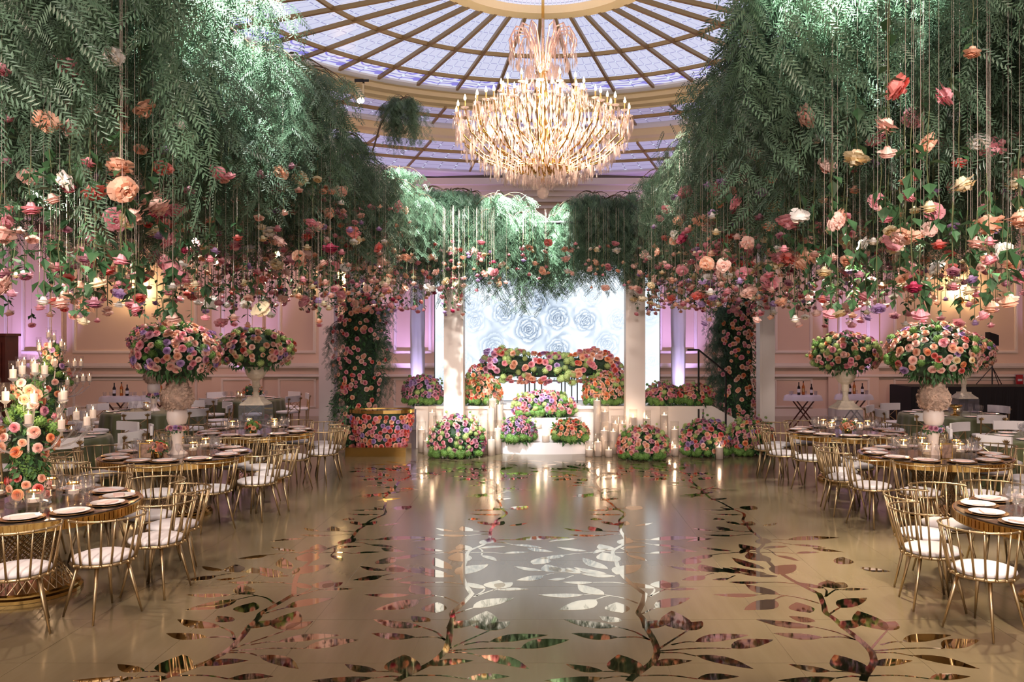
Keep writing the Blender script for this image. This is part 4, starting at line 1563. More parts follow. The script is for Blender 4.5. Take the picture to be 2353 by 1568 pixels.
candelabra(-4.5, 7.2, TBZ, 1.12, 'crystal candelabra wrapped in peach roses and green hydrangea on the nearest left gold table', 12)
candelabra(-7.35, 12.3, .753, 1.45, 'taller crystal candelabra wrapped in peach roses on the near left olive table', 13, ((.55, .5, 10), (.72, .42, 8), (.9, .2, 6), (1.0, .05, 2)), (.18, .24))
candelabra(7.7, 12.2, .753, 1.2, 'crystal candelabra at the right edge on the near right olive table', 14)

# framed photo cards on two tables
for (tname, x, y) in (('middle right gold table', 4.82, 9.93), ('middle left gold table', -4.82, 9.98)):
    t = thing('photo_frame', f'small framed card standing on the {tname} by the vase', 'picture frame', (x, y, TBZ), .1, 'framed table cards')
    ob('frame', MB().box((-.075, -.008, 0), (.075, .008, .012)).box((-.075, -.008, .178), (.075, .008, .19)).box((-.075, -.008, .012), (-.063, .008, .178)).box((.063, -.008, .012), (.075, .008, .178)).mesh('frame', M_GOLDD), t)
    ob('card', MB().box((-.063, -.003, .012), (.063, .003, .178)).mesh('card', mat('table_card', lin(150, 118, 98), .5, noise=(22, .5))), t)
    ob('strut', MB().tube([(0, .006, .13), (0, .07, .004)], .005, 4).mesh('strut', M_GOLDD), t)
# low candy bowl with legs on far tables
for (tname, x, y) in (('far right olive table', 7.85, 15.85), ('near left olive table', -7.0, 11.95)):
    t = thing('pedestal_bowl', f'gold pedestal bowl on the {tname}', 'bowl', (x, y, .753), 0, 'gold pedestal bowls')
    ob('bowl', MB().lathe([(.03, .13), (.11, .15), (.14, .2), (.135, .2), (.1, .16), (.01, .15)], 18).mesh('bowl', M_GOLDD, True), t)
    ob('foot', MB().lathe([(.09, 0), (.08, .01), (.03, .03), (.025, .1), (.04, .135)], 16).mesh('foot', M_GOLDD, True), t)

# ================================================================== STAGE
stage_y = 16.75
t = thing('stage_platform', 'white raised stage platform behind the candles', 'stage', (0.28, 18.2, 0))
ob('deck', MB().box((-2.93, -1.45, .80), (2.93, 1.3, .86)).mesh('deck', M_STAGE), t)
ob('skirt', MB().box((-2.9, -1.42, .002), (2.9, 1.27, .80)).mesh('skirt', M_STAGE), t)
for k, (hw, yy, z0, z1) in enumerate(((.86, 15.95, .0, .225), (.78, 16.22, .225, .45), (.72, 16.46, .45, .66))):
    stp = MB()
    pts = [(-hw, 16.74), (-hw, yy + .12), (-hw * .9, yy + .02), (-hw * .6, yy - .06), (0, yy - .1), (hw * .6, yy - .06), (hw * .9, yy + .02), (hw, yy + .12), (hw, 16.74)]
    n = len(pts)
    stp.add([(x, y, z0 + .002) for x, y in pts] + [(x, y, z1) for x, y in pts], [tuple(reversed(range(n))), tuple(range(n, 2 * n))] + [(i, (i + 1) % n, n + (i + 1) % n, n + i) for i in range(n)])
    if k == 0:
        steps = thing('stage_steps', 'curved white steps in front of the stage', 'steps', (0, 16.3, 0))
    ob('step', stp.mesh('step', mat('white_step', lin(226, 222, 224), .35)), steps, (0, -16.3, 0))
# side stairs on the right with dark handrail
t = thing('stage_stairs', 'white side stairs with slanted side board at the right of the stage', 'stairs', (3.5, 16.95, 0))
sd = MB().add([(-.27, 0, .86), (-.1, 0, .86), (.75, 0, .38), (.75, 0, .002), (-.27, 0, .002), (-.27, .08, .86), (-.1, .08, .86), (.75, .08, .38), (.75, .08, .002), (-.27, .08, .002)],
              [(0, 1, 2, 3, 4), (9, 8, 7, 6, 5), (0, 5, 6, 1), (1, 6, 7, 2), (2, 7, 8, 3), (3, 8, 9, 4), (4, 9, 5, 0)])
ob('side_board', sd.mesh('side_board', M_STAGE), t, (0, -.1, 0))
for k in range(3):
    ob('tread', MB().box((-.2 + k * .3, 0, .55 - k * .2), (.1 + k * .3, .85, .6 - k * .2)).mesh('tread', M_STAGE), t)
t = thing('stair_handrail', 'thin dark metal handrail of the stage stairs', 'handrail', (3.5, 16.85, 0))
for (px, h) in ((-.39, 2.0), (.16, 1.55)):
    ob('post', MB().tube([(px, -.08, .6 if px < 0 else .42), (px, -.08, h)], .02, 6).mesh('post', M_DARKM), t)
ob('rail', MB().tube([(-.62, -.08, 2.0), (-.39, -.08, 2.0), (.16, -.08, 1.55), (.3, -.08, 1.42)], .02, 6).mesh('rail', M_DARKM), t)

# ---- LED wall showing white roses
SX0, SX1, SZ0, SZ1, SYY = -2.43, 2.52, .87, 4.35, 18.25
NX, NZ = 260, 184
gx, gz = np.meshgrid(np.linspace(SX0, SX1, NX), np.linspace(SZ0, SZ1, NZ))
lum = np.ones_like(gx) * 1.0
rn = np.random.RandomState(4)
px_r = [(1215, 757, 26, 1), (1281, 731, 22, 1), (1236, 692, 17, 1), (1345, 737, 20, .9), (1158, 719, 22, .8), (1282, 803, 22, .9), (1135, 800, 30, .5), (1085, 700, 26, .35), (1090, 738, 22, .4),
        (1395, 792, 24, .45), (1420, 735, 20, .35), (1300, 660, 24, .4), (1175, 655, 22, .3), (1440, 660, 26, .25), (1030, 760, 22, .25), (1495, 720, 24, .2), (1495, 830, 24, .2), (1025, 860, 22, .2),
        (1060, 830, 22, .3), (1440, 850, 24, .3), (1360, 680, 20, .35)]
for (x, y, r, k) in px_r:
    cxw = (x - CX) * SYY / F
    czw = EYE + (HY - y) * SYY / F
    rw = r * SYY / F * 1.05
    dx, dz = gx - cxw, gz - czw
    d = np.sqrt(dx * dx + dz * dz) / rw
    an = np.arctan2(dz, dx)
    rings = [.0, .16, .33, .52, .74, 1.0, 1.32]
    for q in range(len(rings) - 1):                       # overlapping petal rows: dark in the fold, pale at the rim
        npt = (2, 3, 3, 4, 4, 5)[q]
        mod = 1 + .16 * np.abs(np.sin(npt * an / 2 + q * 1.9 + x)) - .06
        lo, hi = rings[q] * mod, rings[q + 1] * mod
        tt = np.clip((d - lo) / np.maximum(hi - lo, 1e-3), 0, 1)
        inside = (d >= lo) & (d < hi)
        lum -= np.where(inside, k * (.70 - .08 * q) * (1 - tt) ** 1.1, 0)
    ph2 = np.mod(an / (2 * np.pi) * 5 + .7 * d + x, 1.0)
    w2 = np.clip((2.1 - d) * 3, 0, 1) * np.clip((d - 1.15) * 3, 0, 1)
    lum -= k * .12 * w2 * np.clip((.45 - ph2) / .45, 0, 1)
    halo = np.exp(-((d - 1.75) / .22) ** 2) * (.5 + .5 * np.sin(an * 3 + x))
    lum -= k * .07 * halo
soft = np.zeros_like(lum)
for _ in range(46):
    a, b, s = rn.uniform(SX0, SX1), rn.uniform(SZ0, SZ1), rn.uniform(.1, .3)
    soft += rn.uniform(.02, .12) * np.exp(-((gx - a) ** 2 + (gz - b) ** 2) / (2 * s * s))
lum = np.clip(lum - np.clip(soft - .05, 0, .25), .3, 1.0)
vs = np.stack([gx.ravel(), np.full(gx.size, 0.0), gz.ravel()], 1)
idx = np.arange(NX * NZ).reshape(NZ, NX)
fs = np.stack([idx[:-1, :-1].ravel(), idx[:-1, 1:].ravel(), idx[1:, 1:].ravel(), idx[1:, :-1].ravel()], 1)
me = bpy.data.meshes.new('screen')
me.from_pydata([tuple(v) for v in vs], [], [tuple(f) for f in fs])
ca = me.color_attributes.new('picture', 'FLOAT_COLOR', 'POINT')
L = lum.ravel()
col = np.stack([.74 * L ** 2.6 + .08 * L, .82 * L ** 2.2 + .07 * L, .97 * L ** 1.7, np.ones_like(L)], 1).astype(np.float32)
ca.data.foreach_set('color', col.ravel())
m = bpy.data.materials.new('led_screen_picture')
m.use_nodes = True
nt = m.node_tree
nt.nodes.clear()
o_ = nt.nodes.new('ShaderNodeOutputMaterial')
e_ = nt.nodes.new('ShaderNodeEmission')
a_ = nt.nodes.new('ShaderNodeAttribute')
a_.attribute_name = 'picture'
nt.links.new(a_.outputs['Color'], e_.inputs[0])
e_.inputs[1].default_value = 1.12
nt.links.new(e_.outputs[0], o_.inputs[0])
me.materials.append(m)
t = thing('led_wall', 'large glowing screen wall showing pale white roses behind the stage', 'screen', (0, SYY, .862))
ob('screen', me, t, (0, -.01, -.862))
ob('cabinet', MB().box((SX0 - .02, 0, .002), (SX1 + .02, .12, SZ1 - .85)).mesh('cabinet', M_DARKM), t)


# ---- white square columns
def column(x, y, w, h, label, bevel=True):
    t = thing('square_column', label, 'column', (x, y, .002), 0, 'white square columns')
    ob('shaft', MB().box((-w / 2, -w / 2, .0), (w / 2, w / 2, h)).mesh('shaft', M_COLUMN), t)
    b = w / 2 + .03
    ob('plinth', MB().box((-b, -b, 0), (b, b, .06)).mesh('plinth', M_COLUMN), t)
    ob('corner_trim', MB().box((-w / 2 + .05, -w / 2 - .012, .06), (w / 2 - .05, -w / 2, h)).mesh('corner_trim', M_COLUMN), t)


column(-1.80, 16.4, .38, 4.7, 'white square column left of the glowing screen')
column(1.77, 16.4, .38, 4.7, 'white square column right of the glowing screen')
column(4.46, 16.75, .30, 4.7, 'white square column right of the climbing roses')
column(-5.25, 20.0, .36, 6.0, 'white square column by the far left gold table')
column(-4.1, 17.75, .30, 4.7, 'white square column half hidden by climbing roses at the left')
# violet-lit draped columns behind the stage
for (x, lab) in ((-3.15, 'white draped round column left behind the stage'), (3.28, 'white draped round column right behind the stage')):
    t = thing('draped_column', lab, 'column', (x, 20.4, 0), 0, 'white draped columns behind the stage')

    def wobc(a, k):
        return 1 + .035 * math.sin(9 * a + k * .8)
    ob('drape', MB().lathe([(.2, .002), (.17, .4), (.165, 1.2), (.18, 2.0), (.17, 2.05), (.18, 2.6), (.175, 3.4), (.185, 5.2)], 40, wob=wobc).mesh('drape', M_DRAPE, True), t)
    ob('base', MB().lathe([(.24, .002), (.24, .05), (.19, .06)], 24).mesh('base', M_COLUMN), t)


# ---- climbing roses on the outer columns
def climbing(x, y, rad, z0, z1, n, label, seed, pal):
    rnd = random.Random(seed)
    t = thing('climbing_rose_tower', label, 'flower arrangement', (x, y, .002), 0, 'towers of climbing roses')
    fol = MB()
    for k in range(2600):
        a = rnd.uniform(0, 2 * PI)
        z = rnd.uniform(z0, z1)
        rr = rad * (.75 + .35 * math.sin(z * 2.3 + seed) * math.cos(a) + rnd.uniform(-.2, .22))
        p = Vector((math.cos(a) * rr, math.sin(a) * rr * .7, z))
        fol.leaf(p, (math.cos(a) + rnd.uniform(-.8, .8), math.sin(a) + rnd.uniform(-.8, .8), rnd.uniform(-1.4, .3)), (math.cos(a), math.sin(a), .5), rnd.uniform(.06, .12), rnd.uniform(.03, .05))
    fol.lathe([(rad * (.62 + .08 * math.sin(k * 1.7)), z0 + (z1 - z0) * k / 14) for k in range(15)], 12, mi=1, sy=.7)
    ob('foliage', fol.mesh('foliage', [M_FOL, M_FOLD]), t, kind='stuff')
    for k in range(n):
        a = -PI / 2 + rnd.gauss(0, .75)
        cz = rnd.choice(CL)
        z = min(z1, max(z0 + .1, cz * (z1 - z0) + z0 + rnd.gauss(0, .16)))
        rr = rad * (.95 + .15 * math.sin(z * 2.3 + seed))
        d = Vector((math.cos(a), math.sin(a), rnd.uniform(-.3, .3))).normalized()
        ob('rose', rnd.choice(ROSE[pick(rnd, pal)]), t, (math.cos(a) * rr, math.sin(a) * rr * .75, z), facing(d, k), rnd.uniform(.035, .055))
    for k in range(6):
        a = PI * .12 if (k % 2 and x < 0) else PI * .88
        ob('pepper_bough', rnd.choice(BOUGH), t, (math.cos(a) * rad * .85, math.sin(a) * rad * .5, z0 + .9 + (z1 - z0 - .9) * (k + .5) / 6), (0, 0, k), rnd.uniform(.45, .65))


CL = [.12, .2, .27, .35, .42, .5, .56, .63, .72, .8, .9, .97]
climbing(-3.75, 16.75, .48, .05, 3.1, 170, 'tall tower of climbing pink roses and greenery at the left of the stage', 3, PAL_CLIMB)
climbing(4.15, 17.75, .45, .05, 3.1, 190, 'tall tower of climbing peach roses and greenery at the right of the stage', 4, {'blush': 3, 'peach': 4, 'pink': 2, 'orange': 1.2})

# ---- rose-filled gold tub
tx, ty = -3.15, 15.95
t = thing('flower_tub', 'gold-rimmed oval tub covered in coral and pink roses on a gold plinth', 'flower tub', (tx, ty, .002))
ob('plinth', MB().box((-.62, -.38, 0), (.52, .30, .17)).mesh('plinth', M_GOLDD), t)
tubp = [(.72, .17), (.80, .35), (.90, .58), (.98, .80)]
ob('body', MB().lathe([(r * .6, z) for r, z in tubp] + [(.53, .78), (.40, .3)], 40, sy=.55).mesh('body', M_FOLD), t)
ob('rim', MB().lathe([(.575, .80), (.625, .80), (.625, .865), (.575, .865), (.575, .80)], 44, sy=.55, cap=False).mesh('rim', M_GOLDD), t)
ob('top', MB().lathe([(.02, .84), (.58, .84), (.58, .85), (.02, .85)], 40, sy=.55).mesh('top', M_GTOP), t)
rnd = random.Random(8)
kk = 0
for row in range(7):
    z = .20 + row * .088
    rr = np.interp(z, [.17, .35, .58, .8], [.435, .485, .545, .59])
    for k in range(30):
        a = 2 * PI * (k + .5 * (row % 2)) / 30 + rnd.uniform(-.07, .07)
        if math.sin(a) > .5:
            continue
        d = Vector((math.cos(a), math.sin(a) / .55, rnd.uniform(-.1, .25))).normalized()
        ob('rose', rnd.choice(ROSE[pick(rnd, PAL_TUB)]), t, (math.cos(a) * rr, math.sin(a) * rr * .55, z + rnd.uniform(-.03, .03)), facing(d, k), rnd.uniform(.036, .056))


# ---- low floral clusters of the stage (px box in the photo, distance)
def cluster(x0, x1, ytop, ybot, Y, label, pal, seed, n, green=.14, pale=True, zb=None, depth=.36, size=.048, skirt=True):
    rnd = random.Random(seed)
    n = int(n * 1.75)
    a, b = at(x0, ybot, Y), at(x1, ytop, Y)
    zb = a.z if zb is None else zb
    rx, rz = (b.x - a.x) / 2 * .94, (b.z - zb)
    t = thing('flower_cluster', label, 'flower arrangement', ((a.x + b.x) / 2, Y, zb + .002), 0, 'floral clusters of the stage')
    rad = (rx, min(depth, rx), rz * .6)
    c = (0, 0, rz * .42)
    ob('foliage', foliage_mesh(rnd, (rad[0] * 1.04, rad[1] * 1.04, rad[2] * 1.0), int(260 + n * 1.2), .09, .045, -.72, 1, droop=.2, core=.84), t, c, kind='stuff')
    flowers_on(t, rnd, c, rad, n, size, pal, -.35, .98, green, pale, front=.35, jitter=.12)
    for k in range(9):
        d = Vector((rnd.uniform(-1, 1), rnd.uniform(-.8, .1), rnd.uniform(.35, 1))).normalized()
        q = Vector(c) + Vector((d.x * rad[0], d.y * rad[1], d.z * rad[2])) * rnd.uniform(1.12, 1.32)
        ob('hydrangea_head', rnd.choice(PUFFP + PUFF), t, q, facing(d), rnd.uniform(.022, .034))
    if skirt:
        for k in range(int(rx * 26) + 5):
            ang = rnd.uniform(-PI * .95, -PI * .05)
            d = Vector((math.cos(ang), math.sin(ang), -.05)).normalized()
            s = rnd.uniform(.055, .085)
            ob('hydrangea_head', rnd.choice(PUFF), t, (d.x * rad[0] * .92, d.y * rad[1] * .92, s * .75 + rnd.uniform(0, .06)), facing((d + Vector((0, 0, .4))).normalized(), k), s)
    return t


cluster(985, 1116, 962, 1052, 15.55, 'round floor cluster of mauve roses and green hydrangea left of the steps', {'mauve': 4, 'pink': 3, 'blush': 2, 'lavender': 1}, 31, 120, .2, zb=0)
cluster(1420, 1536, 985, 1062, 15.35, 'round floor cluster of dusty pink roses right of the steps', {'pink': 3, 'peach': 3, 'blush': 2, 'mauve': 1.5, 'coral': 1}, 32, 130, .1, zb=0)
cluster(1563, 1680, 968, 1055, 15.75, 'floor cluster of purple and pink roses with green hydrangea before the side stairs', PAL_STAGE, 33, 110, .16, zb=0)
cluster(1672, 1778, 965, 1056, 15.85, 'floor cluster of pink and orange roses by the right column', PAL_STAGE, 34, 100, .22, zb=0)
cluster(1152, 1232, 962, 1034, 15.98, 'cluster of purple roses on the left of the steps', PAL_PURP, 35, 95, .1, zb=.227, depth=.2, size=.04)
cluster(1268, 1352, 968, 1032, 15.98, 'cluster of peach roses on the right of the steps', PAL_PEACH, 36, 80, .12, zb=.227, depth=.2, size=.042)
cluster(1178, 1322, 903, 986, 16.55, 'wide cluster of pink and lavender roses at the top of the steps', {'pink': 4, 'lavender': 2.5, 'peach': 2, 'mauve': 1}, 37, 150, .2, zb=.662, depth=.2)
cluster(926, 1018, 868, 936, 17.0, 'cluster of mauve roses on the left end of the stage', {'mauve': 4, 'pink': 3, 'lavender': 2}, 38, 95, .12, zb=.862, depth=.25)
cluster(1480, 1560, 884, 955, 17.0, 'cluster of mauve roses on the stage right of the column', {'mauve': 3, 'pink': 3, 'peach': 2}, 39, 80, .14, zb=.862, depth=.25)
cluster(1552, 1640, 886, 960, 17.0, 'cluster of coral peach roses on the right end of the stage', {'peach': 4, 'coral': 2, 'pink': 2}, 40, 90, .12, zb=.862, depth=.25)
cluster(1066, 1152, 868, 952, 16.98, 'mound of orange and peach roses by the left column', PAL_PEACH, 41, 120, .12, zb=.862, depth=.2)
cluster(1340, 1436, 862, 950, 16.98, 'mound of orange and blush roses by the right column', {'peach': 3, 'orange': 3, 'blush': 3, 'mauve': 1}, 42, 125, .16, zb=.862, depth=.2)

# sweetheart table with dark legs and a garland of roses along its top
t = thing('console_table', 'slim dark-legged console table on the stage under a rose garland', 'table', (0, 17.45, .862))
ob('table_top', MB().box((-1.32, -.2, .58), (1.36, .25, .63)).mesh('table_top', M_DARKM), t)
ob('apron', MB().box((-1.28, -.2, .47), (1.32, -.17, .50)).mesh('apron', M_DARKM), t)
for k, x in enumerate((-1.25, -1.08, -.42, -.34, -.22, -.08, .34, .42, .55, .68, 1.0, 1.28)):
    ob('leg', MB().tube([(x, -.18 + .3 * (k % 2), 0), (x, -.18 + .3 * (k % 2), .58)], .015, 5).mesh('leg', M_DARKM), t)
rnd = random.Random(55)
t = thing('table_garland', 'thick garland of coral, mauve and pale green blooms over the console table', 'flower arrangement', (0.02, 17.3, 1.495))
GP = [(-1.42, -.02, .08), (-1.2, .16, .28), (-.8, .2, .3), (-.3, .12, .27), (.2, .12, .27), (.6, .12, .27), (1.0, .18, .3), (1.35, .12, .26), (1.55, -.05, .14)]
fol = MB()
for k in range(900):
    u = rnd.uniform(0, 7.99)
    i = int(u)
    p = Vector(GP[i]).lerp(Vector(GP[i + 1]), u - i)
    r = p.z
    a = rnd.uniform(0, 6.28)
    fol.leaf((p.x, math.cos(a) * r * .6, p.y + math.sin(a) * r * .72), (rnd.uniform(-.6, .6), math.cos(a), math.sin(a) - .2), (0, math.cos(a), math.sin(a)), rnd.uniform(.06, .1), .045)
for i in range(8):
    p, q = Vector(GP[i]), Vector(GP[i + 1])
    fol.tube([(p.x, 0, p.y), (q.x, 0, q.y)], [p.z * .72, q.z * .72], 8, 1)
ob('foliage', fol.mesh('foliage', [M_FOL, M_FOLD]), t, kind='stuff')
for k in range(285):
    u = 8 * (k + .5) / 285
    i = min(7, int(u))
    p = Vector(GP[i]).lerp(Vector(GP[i + 1]), u - i)
    a = rnd.uniform(PI * .95, PI * 2.05) if rnd.random() < .0 else rnd.uniform(-.6, PI + .35)
    d = Vector((rnd.uniform(-.3, .3), -math.sin(a) if a < PI else -.3, math.cos(a) * .95)).normalized()
    if d.y > .2:
        d.y = -d.y
    r = p.z * rnd.uniform(.92, 1.1)
    loc = (p.x + rnd.uniform(-.05, .05), d.y * r * .8, p.y + d.z * r)
    seg = math.sin(p.x * 4.3 + .7)
    if (.25 < p.x < .6 or -.95 < p.x < -.72 or abs(p.x) > 9) and rnd.random() < .62 or rnd.random() < .1:
        ob('hydrangea_head', rnd.choice(PUFFP), t, loc, facing(d, k), rnd.uniform(.058, .082))
    else:
        pal = {'mauve': 3, 'lavender': 2, 'pink': 1} if seg > .45 else ({'coral': 2, 'orange': 1.5, 'peach': 3, 'pink': 2} if seg > -.4 else {'pink': 3, 'peach': 3, 'blush': 2})
        ob('rose', rnd.choice(ROSE[pick(rnd, pal)]), t, loc, facing(d, k), rnd.uniform(.058, .075))
for (s, xs) in ((-1, -1.38), (1, 1.45)):
    rn2 = random.Random(60 + s)
    side = 'left' if s < 0 else 'right'
    t = thing('flower_cascade', f'cascade of peach and pink roses falling from the {side} end of the console table', 'flower arrangement', (xs, 17.22, .862), 0, 'rose cascades of the console table')
    ob('foliage', foliage_mesh(rn2, (.26, .2, .42), 220, .08, .045, -.9, 1), t, (0, 0, .38), kind='stuff')
    flowers_on(t, rn2, (0, 0, .40), (.28, .22, .44), 110, .046, {'peach': 4, 'pink': 3, 'orange': 2, 'coral': 1, 'blush': 1} if s < 0 else {'blush': 3, 'mauve': 2, 'pink': 3, 'peach': 2}, -.85, .95, .12, True, front=.3)

# ---- pillar candles in glass cylinders
CYL_ME, WAX_ME = {}, {}


ORD = ['first', 'second', 'third', 'fourth', 'fifth', 'sixth', 'seventh', 'eighth', 'ninth', 'tenth', 'eleventh', 'twelfth', 'thirteenth', 'fourteenth', 'fifteenth', 'sixteenth']


def pillar(px, ytop, Y, z=0.0, glass_up=.16, word='floor', r=.068, rank=None):
    p = at(px, ytop, Y)
    h = max(.09, round(p.z - z, 2))
    if h not in WAX_ME:
        WAX_ME[h] = MB().lathe([(.01, .004), (r, .004), (r, h), (r - .012, h + .004), (.006, h - .008)], 16).mesh('candle', M_WAX, True)
        CYL_ME[h] = MB().lathe([(.02, .0), (r + .014, .0), (r + .014, h + glass_up), (r + .011, h + glass_up), (r + .011, .004)], 20, cap=False).mesh('glass_cylinder', M_CYL, True)
    hw = 'tall' if h > .7 else ('medium' if h > .36 else 'short')
    lab = f'{hw} white pillar candle in glass cylinder, {word}' if rank is None else f'{hw} pillar candle in glass, {ORD[rank]} from left, {word}'
    t = thing('pillar_candle', lab, 'candle', (p.x, Y, z + .002), 0, f'{hw} pillar candles {word}')
    ob('candle', WAX_ME[h], t)
    ob('glass_cylinder', CYL_ME[h], t)
    ob('flame', ME_FLM, t, (0, 0, h - .002), None, 1.5)
    light('POINT', 'candle_glow', (p.x, Y - .002, z + h + .06), 1.3, (1.0, .74, .52), .02)


LW, RW = 'left of the stage steps', 'right of the stage steps'
LEFT_C = [(993, 949, 16.35), (969, 988, 16.2), (981, 1014, 15.85), (1005, 974, 16.05), (1035, 948, 16.12), (1092, 963, 16.25), (1112, 970, 15.95), (1128, 940, 16.2), (1158, 917, 16.42), (1174, 931, 16.55),
                    (1144, 985, 15.95), (1129, 1011, 15.72)]
LEFT_C = sorted((px - 26 if px in (1158, 1174) else px, yt, Y) for px, yt, Y in LEFT_C)
for k, (px, yt, Y) in enumerate(LEFT_C):
    pillar(px, yt, Y, 0, word=LW, rank=k)
RIGHT_C = [(1372, 921, 16.5), (1390, 947, 16.3), (1388, 990, 15.85), (1374, 1016, 15.62), (1354, 1034, 15.6), (1399, 1034, 15.55), (1409, 992, 15.95), (1414, 974, 16.28), (1430, 975, 16.05), (1455, 960, 16.08),
                    (1486, 962, 16.2), (1526, 955, 16.25), (1550, 988, 16.05), (1551, 1030, 15.7), (1538, 1033, 15.72)]
for k, (px, yt, Y) in enumerate(sorted(RIGHT_C)):
    pillar(px, yt, Y, 0, word=RW, rank=k)
pillar(1653, 1028, 15.25, 0, word='before the right floor flowers')
pillar(1236, 975, 16.32, .452, word='on the upper step')
pillar(1254, 1002, 15.98, .227, word='on the lowest step')

# ================================================================== CHANDELIER
CHX, CHY = -.035, 12.2


def cz(y):
    return EYE + (HY - y) * CHY / F


M_CRYS = glass('chandelier_crystal', (1.0, .92, .88, 1), .55, .5, .1, (1.0, .86, .80, 1))
M_PINKG = mat('rose_glass_arm', lin(236, 190, 176), .15, .35)
ch = thing('chandelier', 'grand tiered crystal chandelier with candle bulbs under the stained glass dome', 'chandelier', (CHX, CHY, cz(456)))
z0 = cz(456)
ob('rod', MB().tube([(0, 0, cz(420) - z0), (0, 0, 7.72 - z0)], .022, 8).mesh('rod', M_GOLDD), ch)
ob('ceiling_canopy', MB().lathe([(.03, 7.55), (.2, 7.66), (.26, 7.74)], 20).mesh('ceiling_canopy', M_GOLDD), ch, (0, 0, -z0))
ob('centre_body', MB().lathe([(.05, cz(405)), (.17, cz(398)), (.19, cz(385)), (.12, cz(375)), (.05, cz(350)), (.09, cz(300)), (.05, cz(260)), (.1, cz(220)), (.05, cz(190)), (.08, cz(160)), (.04, cz(120))], 18).mesh('centre_body', M_GOLDD, True), ch, (0, 0, -z0))
ob('crystal_ball', MB().ball((0, 0, cz(444) - z0), .09, 12, 8).mesh('crystal_ball', M_CRYS), ch)
crys = MB()
crr = random.Random(99)


def drop(p, L, w):
    x, y, z = p
    a = crr.uniform(0, PI)
    c, s = math.cos(a) * w, math.sin(a) * w
    zm = z - L * .62
    crys.add([(x, y, z), (x + c, y + s, zm), (x - s * .7, y + c * .7, zm), (x - c, y - s, zm), (x + s * .7, y - c * .7, zm), (x, y, z - L)],
             [(0, 1, 2), (0, 2, 3), (0, 3, 4), (0, 4, 1), (5, 2, 1), (5, 3, 2), (5, 4, 3), (5, 1, 4)])


ME_BOB = MB().lathe([(.01, -.02), (.03, -.012), (.055, .0), (.058, .006), (.02, .004)], 10).mesh('drip_pan', M_CRYS)
ME_CAND = MB().lathe([(.011, 0), (.011, .10), (.008, .102)], 8).mesh('candle_tube', mat('gold_candle_tube', lin(232, 190, 120), .3, .4))
ME_BULB = MB().lathe([(.008, .10), (.017, .115), (.019, .13), (.012, .155), (.004, .178), (.001, .188)], 8, cap=False).mesh('bulb', M_BULB, True)
TIERS = [(1.27, cz(276), 26, cz(388)), (1.0, cz(256), 18, cz(370)), (.62, cz(214), 14, cz(330))]
for r, zt, n, zs in TIERS:
    for k in range(n):
        a = 2 * PI * k / n + r
        c, s = math.cos(a), math.sin(a)
        pts = [(c * rr, s * rr, zz - z0) for rr, zz in ((.08, zs), (r * .35, zs - .02), (r * .7, zs + (zt - zs) * .2), (r * .93, zs + (zt - zs) * .55), (r, zt - .01))]
        arm = ob('arm', MB().tube(pts, [.014, .013, .012, .011, .011], 6).mesh('arm', M_GOLDD, True), ch)
        pan = ob('drip_pan', ME_BOB, ch, (c * r, s * r, zt - z0))
        tb = ob('candle_tube', ME_CAND, ch, (c * r, s * r, zt - z0))
        ob('bulb', ME_BULB, tb)
        for j in range(7):
            b = 2 * PI * j / 7
            drop((c * r + .055 * math.cos(b), s * r + .055 * math.sin(b), zt - z0 - .01), crr.uniform(.1, .2), .014)
        for j in range(9):
            u = crr.uniform(.25, .98)
            i = min(3, int(u * 4))
            p = Vector(pts[i]).lerp(Vector(pts[i + 1]), u * 4 - i)
            for q in range(2):
                drop((p.x + crr.uniform(-.04, .04), p.y + crr.uniform(-.04, .04), p.z - .01 - q * .12), crr.uniform(.08, .14), .016)
# strands of beads between tiers and the fringe below the bowl
for (ra, za, rb, zb_, n, m) in ((.12, cz(140), .60, cz(222), 22, 16), (.62, cz(222), 1.0, cz(262), 30, 10), (1.0, cz(262), 1.26, cz(285), 36, 8), (.3, cz(300), 1.2, cz(290), 30, 18)):
    for k in range(n):
        a = 2 * PI * k / n
        for j in range(m):
            u = (j + .5) / m
            r = ra + (rb - ra) * u
            z = za + (zb_ - za) * u - .1 * math.sin(u * PI)
            drop((math.cos(a) * r, math.sin(a) * r, z - z0), .05, .014)
for (r, zt, n, Ls) in ((1.24, cz(300), 110, .24), (1.08, cz(335), 110, .22), (.9, cz(362), 100, .2), (.7, cz(382), 90, .18), (.5, cz(395), 70, .18), (.3, cz(404), 44, .16), (.15, cz(410), 24, .16), (.5, cz(245), 60, .2), (.8, cz(280), 80, .2), (.3, cz(180), 40, .18)):
    for k in range(n):
        a = 2 * PI * (k + crr.uniform(-.3, .3)) / n
        rr = r * crr.uniform(.94, 1.05)
        zz = zt - z0 + crr.uniform(-.05, .05)
        drop((math.cos(a) * rr, math.sin(a) * rr, zz), Ls * crr.uniform(.6, 1.1), .02)
